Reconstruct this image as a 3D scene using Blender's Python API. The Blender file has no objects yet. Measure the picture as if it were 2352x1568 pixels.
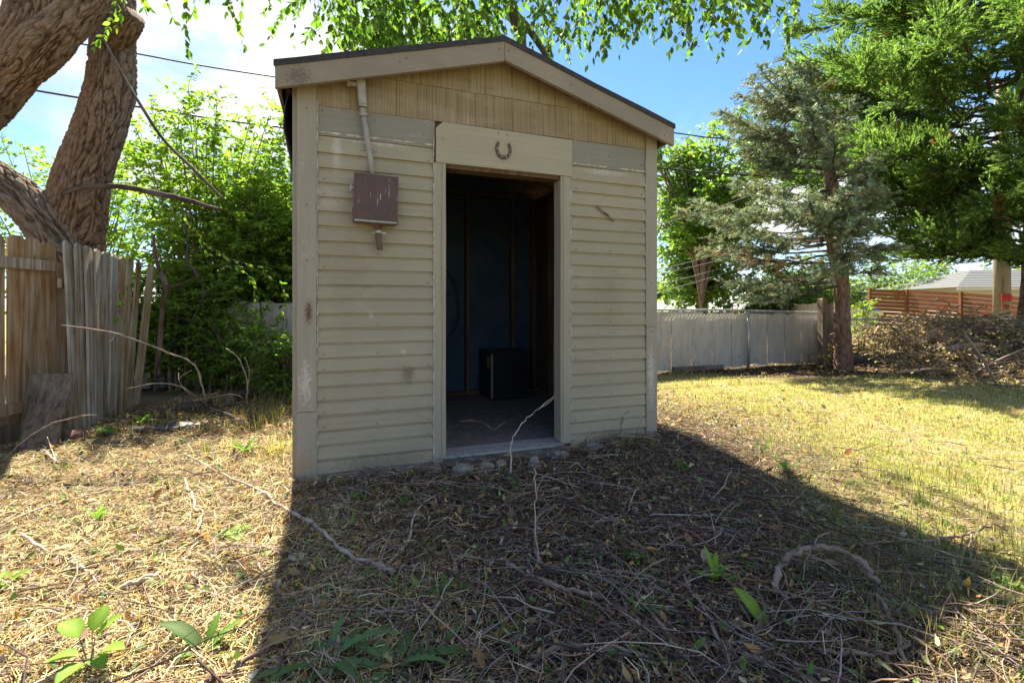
import bpy, math, random
import numpy as np
from mathutils import Vector, Matrix, noise as mnoise

random.seed(7)
rng = np.random.default_rng(11)
R = math.radians
scene = bpy.context.scene
COL = scene.collection

# ------------------------------------------------------------------ camera
CAM_H = 1.1
cam_d = bpy.data.cameras.new('camera')
cam = bpy.data.objects.new('camera', cam_d)
COL.objects.link(cam)
cam.location = (0, 0, CAM_H)
cam.rotation_euler = (R(90), 0, 0)
cam_d.sensor_width = 36.0
cam_d.lens = 36.0 * 1100 / 2352
cam_d.shift_y = -78 / 2352
cam_d.clip_start = 0.02
cam_d.clip_end = 2000
scene.camera = cam

# ------------------------------------------------------------------ sun and sky
SUN_AZ = R(23.5)      # left of the view axis
SUN_EL = R(52)
to_sun = Vector((-math.sin(SUN_AZ) * math.cos(SUN_EL), math.cos(SUN_AZ) * math.cos(SUN_EL), math.sin(SUN_EL)))
sd = bpy.data.lights.new('sun', 'SUN')
sd.energy = 4.1
sd.angle = R(0.6)
sd.color = (1.0, 0.91, 0.71)
sun = bpy.data.objects.new('sun', sd)
COL.objects.link(sun)
sun.rotation_euler = to_sun.to_track_quat('Z', 'Y').to_euler()

world = bpy.data.worlds.new('World')
scene.world = world
world.use_nodes = True
wn = world.node_tree
wn.nodes.clear()

def nd(nt, kind, ins=None, **props):
    n = nt.nodes.new(kind)
    for k, v in props.items():
        setattr(n, k, v)
    for k, v in (ins or {}).items():
        if isinstance(v, bpy.types.NodeSocket):
            nt.links.new(v, n.inputs[k])
        else:
            n.inputs[k].default_value = v
    return n

def mth(nt, op, a, b=0.0, clamp=False):
    n = nd(nt, 'ShaderNodeMath', {0: a, 1: b}, operation=op, use_clamp=clamp)
    return n.outputs[0]

def mixc(nt, fac, a, b, mode='MIX'):
    n = nt.nodes.new('ShaderNodeMix')
    n.data_type = 'RGBA'; n.blend_type = mode; n.clamp_factor = True
    for idx, v in ((0, fac), (6, a), (7, b)):
        if isinstance(v, bpy.types.NodeSocket):
            nt.links.new(v, n.inputs[idx])
        else:
            n.inputs[idx].default_value = v if idx == 0 else (tuple(v) + (1,) if len(v) == 3 else v)
    return n.outputs[2]

def ramp(nt, fac, stops, interp='LINEAR'):
    n = nt.nodes.new('ShaderNodeValToRGB')
    n.color_ramp.interpolation = interp
    el = n.color_ramp.elements
    while len(el) < len(stops):
        el.new(0.5)
    for e, (p, c) in zip(el, stops):
        e.position = p
        e.color = (c, c, c, 1) if isinstance(c, (int, float)) else tuple(c) + (1,)
    nt.links.new(fac, n.inputs[0])
    return n.outputs[0]

def noise(nt, vec, scale, detail=4, rough=0.6, dist=0.0, out='Fac'):
    n = nd(nt, 'ShaderNodeTexNoise', {'Scale': scale, 'Detail': detail, 'Roughness': rough, 'Distortion': dist})
    if vec is not None:
        nt.links.new(vec, n.inputs['Vector'])
    return n.outputs[out]

def vmap(nt, vec, scale=(1, 1, 1), loc=(0, 0, 0)):
    n = nd(nt, 'ShaderNodeMapping', {'Vector': vec, 'Scale': scale, 'Location': loc})
    return n.outputs[0]

sky = nd(wn, 'ShaderNodeTexSky', sky_type='NISHITA', sun_disc=False, sun_elevation=SUN_EL, sun_rotation=-SUN_AZ,
         altitude=800, air_density=1.0, dust_density=0.15, ozone_density=4.0)
tc = nd(wn, 'ShaderNodeTexCoord')
sp = nd(wn, 'ShaderNodeSeparateXYZ', {0: tc.outputs['Generated']})
den = mth(wn, 'ADD', mth(wn, 'MAXIMUM', sp.outputs[2], 0.0), 0.22)
cx_ = mth(wn, 'DIVIDE', sp.outputs[0], den)
cy_ = mth(wn, 'DIVIDE', sp.outputs[1], den)
cv = nd(wn, 'ShaderNodeCombineXYZ', {0: mth(wn, 'ADD', cx_, 0.55), 1: cy_, 2: 0.0}).outputs[0]
CLOUD_SHIFT = (4.4, 8.8, 0)
cl_big = noise(wn, vmap(wn, cv, (0.42, 0.42, 1), CLOUD_SHIFT), 1.0, 2, 0.5)
cl_fine = noise(wn, vmap(wn, cv, (1, 1, 1), CLOUD_SHIFT), 1.6, 9, 0.58, 0.3)
cl = mth(wn, 'ADD', mth(wn, 'MULTIPLY', cl_big, 0.62), mth(wn, 'MULTIPLY', cl_fine, 0.38))
cmask = ramp(wn, cl, [(0.45, 0.0), (0.60, 1.0)], 'EASE')
cshade = ramp(wn, noise(wn, vmap(wn, cv, (1, 1, 1), (9, 2, 0)), 1.3, 6, 0.55), [(0.32, (2.5, 2.6, 2.85)), (0.62, (4.3, 4.25, 4.1))])
deep = nd(wn, 'ShaderNodeHueSaturation', {'Saturation': 1.12, 'Value': 0.82, 'Color': sky.outputs[0]}).outputs[0]
skycol = mixc(wn, cmask, deep, cshade)
bg = nd(wn, 'ShaderNodeBackground', {'Color': skycol, 'Strength': 0.06})
wo = nd(wn, 'ShaderNodeOutputWorld', {'Surface': bg.outputs[0]})

scene.view_settings.view_transform = 'Standard'
scene.view_settings.look = 'None'
scene.view_settings.exposure = 2.4
scene.view_settings.gamma = 1.0
scene.view_settings.use_curve_mapping = False
scene.cycles.max_bounces = 7
scene.cycles.diffuse_bounces = 4
scene.cycles.transmission_bounces = 4

# ------------------------------------------------------------------ helpers
FP, CX, HY = 1100.0, 1176.0, 706.0
def P(x, y, Y):
    """point at distance Y along the view axis seen at plate position x, y"""
    return Vector(((x - CX) / FP * Y, Y, CAM_H + (HY - y) / FP * Y))
def G(x, y, z=0.0):
    Y = (CAM_H - z) / ((y - HY) / FP)
    return Vector(((x - CX) / FP * Y, Y, z))

def tag(o, label=None, cat=None, group=None, kind=None):
    if label: o['label'] = label
    if cat: o['category'] = cat
    if group: o['group'] = group
    if kind: o['kind'] = kind
    return o

def empty(name, loc=(0, 0, 0), rz=0.0):
    o = bpy.data.objects.new(name, None)
    o.empty_display_size = 0.1
    COL.objects.link(o)
    o.location = loc; o.rotation_euler = (0, 0, rz)
    return o

def link_mesh(name, me, mat=None, parent=None):
    o = bpy.data.objects.new(name, me)
    COL.objects.link(o)
    if mat and not me.materials:
        me.materials.append(mat)
    if parent:
        o.parent = parent
    return o

class MB:
    def __init__(s):
        s.v = []; s.f = []
    def poly(s, pts, faces):
        b = len(s.v)
        s.v += [tuple(p) for p in pts]
        s.f += [tuple(i + b for i in f) for f in faces]
        return s
    def box(s, x0, x1, y0, y1, z0, z1, jit=0.0):
        p = [(x, y, z) for z in (z0, z1) for y in (y0, y1) for x in (x0, x1)]
        if jit:
            p = [tuple(c + random.uniform(-jit, jit) for c in q) for q in p]
        return s.poly(p, [(0, 2, 3, 1), (4, 5, 7, 6), (0, 1, 5, 4), (2, 6, 7, 3), (0, 4, 6, 2), (1, 3, 7, 5)])
    def prism(s, loop, depth):
        """loop: list of 3D points (planar), extruded by vector depth"""
        n = len(loop); d = Vector(depth)
        p = [Vector(q) for q in loop] + [Vector(q) + d for q in loop]
        fs = [tuple(range(n))[::-1], tuple(range(n, 2 * n))]
        fs += [(i, (i + 1) % n, n + (i + 1) % n, n + i) for i in range(n)]
        return s.poly(p, fs)
    def tube(s, path, radii, sides=6, cap=True):
        path = [Vector(p) for p in path]
        n = len(path)
        if isinstance(radii, (int, float)):
            radii = [radii] * n
        t0 = (path[1] - path[0]).normalized()
        ref = Vector((0, 0, 1)) if abs(t0.z) < 0.9 else Vector((1, 0, 0))
        u = t0.cross(ref).normalized()
        pts = []
        for i in range(n):
            t = (path[min(i + 1, n - 1)] - path[max(i - 1, 0)]).normalized()
            u = (u - t * u.dot(t)).normalized()
            w = t.cross(u)
            for k in range(sides):
                a = 2 * math.pi * k / sides
                pts.append(path[i] + (u * math.cos(a) + w * math.sin(a)) * radii[i])
        fs = []
        for i in range(n - 1):
            for k in range(sides):
                k2 = (k + 1) % sides
                fs.append((i * sides + k, i * sides + k2, (i + 1) * sides + k2, (i + 1) * sides + k))
        if cap:
            fs.append(tuple(range(sides))[::-1])
            fs.append(tuple((n - 1) * sides + k for k in range(sides)))
        return s.poly(pts, fs)
    def mesh(s, name, smooth=False):
        me = bpy.data.meshes.new(name)
        me.from_pydata(s.v, [], s.f)
        me.update()
        if smooth:
            me.polygons.foreach_set('use_smooth', [True] * len(me.polygons))
        return me
    def build(s, name, mat, parent=None, smooth=False):
        return link_mesh(name, s.mesh(name, smooth), mat, parent)

def spline(pts, n=6):
    """Catmull-Rom through pts (tuples of any length)"""
    pts = [np.array(p, float) for p in pts]
    out = []
    for i in range(len(pts) - 1):
        p0 = pts[max(i - 1, 0)]; p1 = pts[i]; p2 = pts[i + 1]; p3 = pts[min(i + 2, len(pts) - 1)]
        for k in range(n):
            t = k / n
            out.append(0.5 * (2 * p1 + (p2 - p0) * t + (2 * p0 - 5 * p1 + 4 * p2 - p3) * t * t + (3 * p1 - p0 - 3 * p2 + p3) * t ** 3))
    out.append(pts[-1])
    return out

# ---- numpy scatter of small pieces into one mesh with a colour per piece
class Scatter:
    def __init__(s):
        s.V = []; s.F = []; s.C = []; s.n = 0
    def add(s, tv, tf, M, T, col):
        """tv (n,3) or (N,n,3), tf (m,3), M (N,3,3) column axes, T (N,3), col (N,3)"""
        N = len(T)
        if N == 0:
            return
        if tv.ndim == 2:
            V = np.einsum('kij,nj->kni', M, tv)
        else:
            V = np.einsum('kij,knj->kni', M, tv)
        V = V + T[:, None, :]
        n = V.shape[1]
        F = tf[None] + (np.arange(N) * n)[:, None, None] + s.n
        s.V.append(V.reshape(-1, 3)); s.F.append(F.reshape(-1, 3))
        s.C.append(np.repeat(col, n, axis=0))
        s.n += N * n
    def build(s, name, mat, parent=None, smooth=False):
        V = np.concatenate(s.V).astype(np.float32); F = np.concatenate(s.F).astype(np.int32); C = np.concatenate(s.C)
        me = bpy.data.meshes.new(name)
        me.vertices.add(len(V)); me.vertices.foreach_set('co', V.ravel())
        me.loops.add(F.size); me.loops.foreach_set('vertex_index', F.ravel())
        me.polygons.add(len(F)); me.polygons.foreach_set('loop_start', np.arange(0, F.size, 3, dtype=np.int32))
        me.update(calc_edges=True)
        ca = me.color_attributes.new('Col', 'FLOAT_COLOR', 'POINT')
        ca.data.foreach_set('color', np.concatenate([C, np.ones((len(C), 1))], 1).astype(np.float32).ravel())
        if smooth:
            me.polygons.foreach_set('use_smooth', np.ones(len(F), dtype=bool))
        return link_mesh(name, me, mat, parent)

def unit(a):
    return a / (np.linalg.norm(a, axis=-1, keepdims=True) + 1e-9)
def frames(d, nrm):
    d = unit(d)
    y = unit(np.cross(nrm, d))
    z = np.cross(d, y)
    return np.stack([d, y, z], axis=2)
def rdir(n, g=None):
    v = (g or rng).normal(size=(n, 3))
    return unit(v)
def pal(cols, n, jit=0.12, w=None, g=None):
    g = g or rng
    cols = np.array(cols)
    c = cols[g.choice(len(cols), n, p=w)]
    return np.clip(c * (1 + g.normal(0, jit, (n, 1))) * (1 + g.normal(0, jit * 0.4, (n, 3))), 0.003, 0.9)

DIAM_V = np.array([(0, 0, 0), (0.45, 0.3, 0.06), (1, 0, -0.04), (0.45, -0.3, 0.06)], float)
DIAM_F = np.array([(0, 2, 1), (0, 3, 2)])
def leaf_template(w=0.26, fold=0.08, curl=0.15):
    v = [(0, 0, 0), (0.28, w * 0.85, 0), (0.6, w * 0.9, 0), (1, 0, 0), (0.6, -w * 0.9, 0), (0.28, -w * 0.85, 0), (0.5, 0, -fold)]
    v = [(x, y, z - curl * x * x) for x, y, z in v]
    f = [(0, 6, 1), (1, 6, 2), (2, 6, 3), (3, 6, 4), (4, 6, 5), (5, 6, 0)]
    return np.array(v, float), np.array(f)
LEAF = leaf_template()

# ------------------------------------------------------------------ materials
def newmat(name):
    m = bpy.data.materials.new(name)
    m.use_nodes = True
    nt = m.node_tree
    b = nt.nodes['Principled BSDF']
    return m, nt, b
def setcol(nt, b, c):
    nt.links.new(c, b.inputs['Base Color'])
def add_bump(nt, b, h, strength=0.5, dist=0.01):
    n = nd(nt, 'ShaderNodeBump', {'Height': h, 'Strength': strength, 'Distance': dist})
    nt.links.new(n.outputs[0], b.inputs['Normal'])
def objco(nt, obj=None):
    n = nd(nt, 'ShaderNodeTexCoord')
    if obj: n.object = obj
    return n.outputs['Object']
def orand(nt):
    return nd(nt, 'ShaderNodeObjectInfo').outputs['Random']
def shifted(nt, vec):
    r = orand(nt)
    o = nd(nt, 'ShaderNodeCombineXYZ', {0: mth(nt, 'MULTIPLY', r, 37.0), 1: mth(nt, 'MULTIPLY', r, 91.0), 2: mth(nt, 'MULTIPLY', r, 53.0)}).outputs[0]
    return nd(nt, 'ShaderNodeVectorMath', {0: vec, 1: o}, operation='ADD').outputs[0]

def attr_leaf(name, transl=0.45, rough=0.5, boost=(1.25, 1.45, 0.65), spec=0.3):
    m, nt, b = newmat(name)
    a = nd(nt, 'ShaderNodeAttribute', attribute_name='Col').outputs['Color']
    setcol(nt, b, a)
    b.inputs['Roughness'].default_value = rough
    b.inputs['Specular IOR Level'].default_value = spec
    tcol = mixc(nt, 1.0, a, boost, 'MULTIPLY')
    t = nd(nt, 'ShaderNodeBsdfTranslucent', {'Color': tcol})
    mx = nd(nt, 'ShaderNodeMixShader', {0: transl, 1: b.outputs[0], 2: t.outputs[0]})
    nt.links.new(mx.outputs[0], nt.nodes['Material Output'].inputs['Surface'])
    return m
M_LEAF = attr_leaf('green_leaf', 0.5, 0.62, spec=0.2)
M_NEEDLE = attr_leaf('needle', 0.3, 0.55, (1.3, 1.3, 0.9), 0.4)
M_JUN = attr_leaf('juniper_scale', 0.5, 0.5, (1.3, 1.5, 0.8))
M_LITTER = attr_leaf('dry_litter', 0.2, 0.75, (1.3, 1.15, 0.8), 0.25)
M_GRASS = attr_leaf('grass_blade', 0.4, 0.55, (1.4, 1.35, 0.7), 0.3)

def wood_mat(name, cols, scale=1.0, rough=0.8, grain=(28, 28, 1.3), bump=0.5, vary=0.5, knots=True, axis='Z'):
    m, nt, b = newmat(name)
    v = shifted(nt, objco(nt))
    g = grain if axis == 'Z' else ((grain[2], grain[0], grain[1]) if axis == 'X' else (grain[0], grain[2], grain[1]))
    n1 = noise(nt, vmap(nt, v, tuple(q * scale for q in g)), 1.0, 6, 0.65, 0.6)
    n2 = noise(nt, v, 2.3 * scale, 4, 0.6)
    c = ramp(nt, n1, [(0.32, cols[0]), (0.47, cols[1]), (0.66, cols[2])])
    c2 = mixc(nt, ramp(nt, n2, [(0.35, 0.0), (0.7, 1.0)]), c, mixc(nt, 1.0, c, cols[3], 'MULTIPLY'))
    r = orand(nt)
    c3 = mixc(nt, mth(nt, 'MULTIPLY', r, vary), c2, mixc(nt, 1.0, c2, tuple(min(1.6, p_ / q_) for p_, q_ in zip(cols[4], cols[1])), 'MULTIPLY'))
    fine = noise(nt, vmap(nt, v, tuple(q * scale * 4 for q in g)), 1.0, 3, 0.6)
    h = mth(nt, 'ADD', n1, mth(nt, 'MULTIPLY', fine, 0.4))
    if knots:
        vo = nd(nt, 'ShaderNodeTexVoronoi', {'Vector': vmap(nt, v, (9, 9, 3.1) if axis == 'Z' else (3.1, 9, 9)), 'Scale': 1.0})
        kn = ramp(nt, vo.outputs['Distance'], [(0.05, 1.0), (0.13, 0.0)])
        c3 = mixc(nt, mth(nt, 'MULTIPLY', kn, 0.7), c3, (0.05, 0.03, 0.02))
    setcol(nt, b, c3)
    b.inputs['Roughness'].default_value = rough
    b.inputs['Specular IOR Level'].default_value = 0.25
    add_bump(nt, b, h, bump, 0.004)
    return m
M_FENCE = wood_mat('weathered_cedar', [(0.12, 0.08, 0.055), (0.33, 0.265, 0.19), (0.52, 0.46, 0.37), (0.72, 0.58, 0.45), (0.36, 0.33, 0.29)], vary=0.75)
M_FENCE_WARM = wood_mat('sheltered_cedar', [(0.14, 0.085, 0.045), (0.35, 0.26, 0.155), (0.52, 0.45, 0.33), (0.8, 0.52, 0.30), (0.36, 0.315, 0.24)], vary=0.6)
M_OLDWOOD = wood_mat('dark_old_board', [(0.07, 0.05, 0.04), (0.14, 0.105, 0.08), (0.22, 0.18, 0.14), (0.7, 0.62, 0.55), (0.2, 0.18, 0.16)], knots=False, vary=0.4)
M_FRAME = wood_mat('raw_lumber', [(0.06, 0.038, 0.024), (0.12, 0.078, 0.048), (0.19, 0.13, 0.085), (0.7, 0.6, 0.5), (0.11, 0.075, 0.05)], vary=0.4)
M_CREAM_FENCE = wood_mat('new_cedar_picket', [(0.42, 0.32, 0.19), (0.52, 0.41, 0.26), (0.62, 0.52, 0.36), (0.85, 0.8, 0.7), (0.5, 0.42, 0.3)], vary=0.5, knots=False)
M_ORANGE = wood_mat('stained_slat', [(0.11, 0.035, 0.014), (0.17, 0.055, 0.022), (0.24, 0.09, 0.038), (0.8, 0.7, 0.6), (0.15, 0.06, 0.03)], vary=0.5, knots=False, axis='X')
M_STICK = wood_mat('dead_stick', [(0.11, 0.08, 0.065), (0.22, 0.165, 0.135), (0.33, 0.265, 0.22), (0.7, 0.65, 0.6), (0.24, 0.16, 0.11)], grain=(14, 14, 14), vary=0.6, knots=False, bump=0.4)

def panel_fence_mat():
    m, nt, b = newmat('painted_fence_board')
    v = shifted(nt, objco(nt))
    n1 = noise(nt, vmap(nt, v, (9, 9, 2)), 1.0, 6, 0.65)
    c = ramp(nt, n1, [(0.3, (0.36, 0.31, 0.255)), (0.6, (0.52, 0.46, 0.39))])
    st = noise(nt, vmap(nt, v, (6, 6, 2.4)), 1.0, 7, 0.7, 0.8)
    c = mixc(nt, ramp(nt, st, [(0.56, 0.0), (0.68, 0.8)]), c, (0.10, 0.07, 0.05))
    setcol(nt, b, c)
    b.inputs['Roughness'].default_value = 0.75
    add_bump(nt, b, n1, 0.3, 0.004)
    return m
M_WHITE_FENCE = panel_fence_mat()

def metal_mat(name, col, rough=0.45, metallic=0.8, spot=(0.25, 0.16, 0.1), amt=0.3):
    m, nt, b = newmat(name)
    v = objco(nt)
    n1 = noise(nt, v, 22, 5, 0.65)
    c = mixc(nt, mth(nt, 'MULTIPLY', ramp(nt, n1, [(0.5, 0.0), (0.7, 1.0)]), amt), col, spot)
    setcol(nt, b, c)
    b.inputs['Metallic'].default_value = metallic
    nt.links.new(ramp(nt, n1, [(0.3, rough - 0.1), (0.7, rough + 0.25)]), b.inputs['Roughness'])
    add_bump(nt, b, n1, 0.1, 0.002)
    return m
M_GALV = metal_mat('galvanised_steel', (0.42, 0.43, 0.43))
M_RUSTSTEEL = metal_mat('rusted_steel', (0.10, 0.065, 0.045), 0.6, 0.4, (0.22, 0.10, 0.04), 0.7)
M_CABLE = metal_mat('black_cable', (0.02, 0.02, 0.022), 0.5, 0.0, (0.04, 0.04, 0.04))
M_LIGHTCABLE = metal_mat('grey_cable', (0.2, 0.2, 0.2), 0.5, 0.0, (0.15, 0.15, 0.15))

# ------------------------------------------------------------------ shed frame of reference
SX, SY, STH = -1.362, 3.033, R(20.3)
SC, SS = math.cos(STH), math.sin(STH)
def shed_ab(x, y):
    dx, dy = x - SX, y - SY
    return SC * dx + SS * dy, -SS * dx + SC * dy
SHED_W, SHED_D = 2.715, 2.42

# ------------------------------------------------------------------ ground
def gz(x, y):
    h = 0.018 * mnoise.noise((x * 0.9, y * 0.9, 0.3)) + 0.012 * mnoise.noise((x * 2.7, y * 2.7, 4.0))
    h += 0.05 * math.exp(-((x - 0.95) ** 2 + (y - 3.62) ** 2) / 0.13)
    h += 0.03 * math.exp(-((x - 1.6) ** 2 + (y - 3.9) ** 2) / 0.3)
    a, b = shed_ab(x, y)
    if -0.05 < a < SHED_W + 0.05 and -0.02 < b < SHED_D + 0.05:
        h = min(h, 0.0) - 0.03
    if y > 12:
        h *= max(0.0, 1 - (y - 12) / 5)
    return h
def gz_arr(x, y):
    return np.array([gz(a, b) for a, b in zip(x, y)])

def axis_coords(lo, hi, step, far):
    c = list(np.arange(lo, hi + 1e-6, step))
    s, p = step, hi
    out_hi = []
    while p < far:
        s *= 1.28; p += s; out_hi.append(p)
    s, p = step, lo
    out_lo = []
    while p > -far:
        s *= 1.28; p -= s; out_lo.append(p)
    return out_lo[::-1] + c + out_hi

def lawn_amount(x, y):
    """0 = brush litter, 1 = lawn (numpy)"""
    e = x - (1.55 + 0.25 * np.sin(y * 2.1) - 0.10 * (y - 3.0))
    a = np.clip(e / 1.1 + 0.1, 0, 1)
    a = a * np.clip((7.9 - y - 0.25 * np.sin(x * 1.7)) / 0.8, 0, 1)
    a = a * (1 - 0.75 * np.exp(-((x - 1.7) ** 2 + (y - 4.6) ** 2) / 0.9))
    return a

def ground_mat():
    m, nt, b = newmat('soil_and_litter')
    pos = nd(nt, 'ShaderNodeNewGeometry').outputs['Position']
    f1 = noise(nt, pos, 38, 6, 0.7)
    f2 = noise(nt, pos, 5.5, 5, 0.6)
    soil = ramp(nt, f1, [(0.34, (0.022, 0.015, 0.011)), (0.5, (0.062, 0.043, 0.03)), (0.62, (0.14, 0.10, 0.065)), (0.75, (0.26, 0.20, 0.13))])
    straw = ramp(nt, f1, [(0.3, (0.13, 0.10, 0.05)), (0.5, (0.34, 0.26, 0.14)), (0.7, (0.48, 0.40, 0.23))])
    green = ramp(nt, f1, [(0.3, (0.10, 0.12, 0.03)), (0.6, (0.25, 0.28, 0.08))])
    lawn = mixc(nt, ramp(nt, f2, [(0.42, 0.0), (0.62, 1.0)]), straw, green)
    a = nd(nt, 'ShaderNodeAttribute', attribute_name='lawn').outputs['Fac']
    a2 = nd(nt, 'ShaderNodeAttribute', attribute_name='straw').outputs['Fac']
    setcol(nt, b, mixc(nt, a, mixc(nt, a2, soil, straw), lawn))
    b.inputs['Roughness'].default_value = 0.95
    b.inputs['Specular IOR Level'].default_value = 0.1
    add_bump(nt, b, mth(nt, 'ADD', f1, noise(nt, pos, 120, 3, 0.6)), 0.8, 0.02)
    return m
gx = axis_coords(-5.0, 9.0, 0.09, 900)
gy = axis_coords(0.0, 9.5, 0.09, 900)
gv = [(x, y, gz(x, y) if -12 < x < 16 and -6 < y < 17 else 0.0) for y in gy for x in gx]
nx = len(gx)
gf = [(j * nx + i, j * nx + i + 1, (j + 1) * nx + i + 1, (j + 1) * nx + i) for j in range(len(gy) - 1) for i in range(nx - 1)]
gmb = MB(); gmb.v = gv; gmb.f = gf
ground = gmb.build('ground', ground_mat(), smooth=True)
la = ground.data.attributes.new('lawn', 'FLOAT', 'POINT')
garr = np.array(gv)
la.data.foreach_set('value', np.where(garr[:, 1] > 11, 1.0, lawn_amount(garr[:, 0], garr[:, 1])).astype(np.float32))
la = ground.data.attributes.new('straw', 'FLOAT', 'POINT')
la.data.foreach_set('value', np.clip(0.9 * (-(garr[:, 0] + 0.35 * garr[:, 1]) + 0.2), 0, 0.4).astype(np.float32))
tag(ground, kind='structure')

# ------------------------------------------------------------------ litter on the ground (uncountable)
def scatter_xy(n, x0, x1, y0, y1, falloff=2.2):
    out = []
    while sum(len(o) for o in out) < n:
        x = rng.uniform(x0, x1, n * 2); y = rng.uniform(y0, y1, n * 2)
        d2 = x * x + y * y
        keep = rng.random(n * 2) < 1.0 / (1.0 + d2 / falloff ** 2)
        u = np.abs(x) < 1.35 * y + 0.9
        a = SC * (x - SX) + SS * (y - SY); bb = -SS * (x - SX) + SC * (y - SY)
        inside = (a > -0.02) & (a < SHED_W + 0.02) & (bb > -0.015) & (bb < SHED_D + 0.03)
        offyard = (x < -4.0) & (y < 6)
        out.append(np.stack([x, y], 1)[keep & u & ~inside & ~offyard])
    return np.concatenate(out)[:n]

def twig_templates(k, segs=4, crook=0.08):
    ts = []
    for _ in range(k):
        t = np.linspace(-0.5, 0.5, segs + 1)
        bend = rng.normal(0, crook, 2)
        py = bend[0] * (t * t - 0.08) * 4 + rng.normal(0, crook * 0.25, segs + 1)
        pz = np.abs(bend[1]) * (0.25 - t * t) * 1.6 + rng.normal(0, crook * 0.12, segs + 1)
        path = np.stack([t, py, pz], 1)
        rad = np.linspace(1.0, 0.45, segs + 1)
        ring = []
        for r in rad:
            for q in range(3):
                a = q * 2.0944
                ring.append((0, r * math.cos(a), r * math.sin(a)))
        f = []
        for i in range(segs):
            for q in range(3):
                q2 = (q + 1) % 3
                A, B, Cc, D = i * 3 + q, i * 3 + q2, (i + 1) * 3 + q2, (i + 1) * 3 + q
                f += [(A, B, Cc), (A, Cc, D)]
        ts.append((np.repeat(path, 3, axis=0), np.array(ring), np.array(f)))
    return ts
TW = twig_templates(14)

def lay_frames(n, tilt):
    az = rng.uniform(0, 2 * np.pi, n)
    el = rng.normal(0, tilt, n)
    d = np.stack([np.cos(az) * np.cos(el), np.sin(az) * np.cos(el), np.sin(el)], 1)
    nn = np.stack([rng.normal(0, 0.35, n), rng.normal(0, 0.35, n), np.ones(n)], 1)
    return frames(d, nn)

TWIG_PAL = [(0.16, 0.115, 0.095), (0.30, 0.235, 0.205), (0.09, 0.06, 0.05), (0.42, 0.335, 0.27), (0.23, 0.145, 0.095), (0.50, 0.42, 0.34), (0.12, 0.085, 0.07)]
STRAW_PAL = [(0.55, 0.43, 0.19), (0.66, 0.55, 0.28), (0.40, 0.27, 0.11), (0.66, 0.57, 0.38), (0.44, 0.39, 0.17), (0.30, 0.20, 0.09)]
DEAD_PAL = [(0.30, 0.18, 0.08), (0.24, 0.15, 0.08), (0.40, 0.24, 0.075), (0.28, 0.17, 0.075), (0.44, 0.33, 0.17), (0.36, 0.30, 0.20), (0.22, 0.24, 0.12), (0.20, 0.13, 0.075), (0.50, 0.42, 0.28)]
GREEN_PAL = [(0.09, 0.17, 0.035), (0.13, 0.22, 0.045), (0.07, 0.13, 0.04)]

def twigs(sc, n, Lr, rr, palette, region, tilt=0.12, falloff=2.2, zr=(0.0, 0.035), keep=None):
    xy = scatter_xy(n, *region, falloff=falloff)
    if keep is not None:
        xy = xy[rng.random(len(xy)) < keep(xy[:, 0], xy[:, 1])]
    n = len(xy)
    T = np.column_stack([xy, gz_arr(xy[:, 0], xy[:, 1]) + rng.uniform(*zr, n)])
    L = rng.uniform(*Lr, n) * rng.uniform(0.5, 1.0, n); r = rng.uniform(*rr, n)
    M = lay_frames(n, tilt); col = pal(palette, n, 0.2)
    which = rng.integers(0, len(TW), n)
    for k, (pa, ri, f) in enumerate(TW):
        s = which == k
        tv = pa[None] * L[s][:, None, None] + ri[None] * r[s][:, None, None]
        sc.add(tv, f, M[s], T[s], col[s])

def ribbons(sc, n, Lr, wr, palette, region, tilt=0.2, falloff=2.2, zr=(0.0, 0.03), keep=None):
    xy = scatter_xy(n, *region, falloff=falloff)
    if keep is not None:
        xy = xy[rng.random(len(xy)) < keep(xy[:, 0], xy[:, 1])]
    n = len(xy)
    T = np.column_stack([xy, gz_arr(xy[:, 0], xy[:, 1]) + rng.uniform(*zr, n)])
    L = rng.uniform(*Lr, n); w = rng.uniform(*wr, n); bend = rng.normal(0, 0.16, n) * L; arch = rng.uniform(0, 0.14, n) * L
    tv = np.zeros((n, 6, 3))
    for i, t in enumerate((-0.5, 0.0, 0.5)):
        ww = w * (0.6 if i != 1 else 1.0)
        tv[:, 2 * i, 0] = tv[:, 2 * i + 1, 0] = t * L
        off = bend * (t == 0); up = arch * (t == 0)
        tv[:, 2 * i, 1] = off + ww / 2; tv[:, 2 * i + 1, 1] = off - ww / 2
        tv[:, 2 * i, 2] = up; tv[:, 2 * i + 1, 2] = up
    f = np.array([(0, 1, 3), (0, 3, 2), (2, 3, 5), (2, 5, 4)])
    sc.add(tv, f, lay_frames(n, tilt), T, pal(palette, n, 0.2))

def dead_leaves(sc, n, Lr, palette, region, falloff=2.2, zr=(0.005, 0.04), keep=None, tilt=0.45, w=None):
    xy = scatter_xy(n, *region, falloff=falloff)
    if keep is not None:
        xy = xy[rng.random(len(xy)) < keep(xy[:, 0], xy[:, 1])]
    n = len(xy)
    T = np.column_stack([xy, gz_arr(xy[:, 0], xy[:, 1]) + rng.uniform(*zr, n)])
    L = rng.uniform(*Lr, n)
    M = lay_frames(n, tilt); col = pal(palette, n, 0.2, w)
    tms = [leaf_template(rng.uniform(0.16, 0.32), rng.uniform(-0.1, 0.35), rng.uniform(-0.7, 0.8)) for _ in range(10)]
    which = rng.integers(0, 10, n)
    for k, (v, f) in enumerate(tms):
        s = which == k
        sc.add(v[None] * L[s][:, None, None], f, M[s], T[s], col[s])

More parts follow.
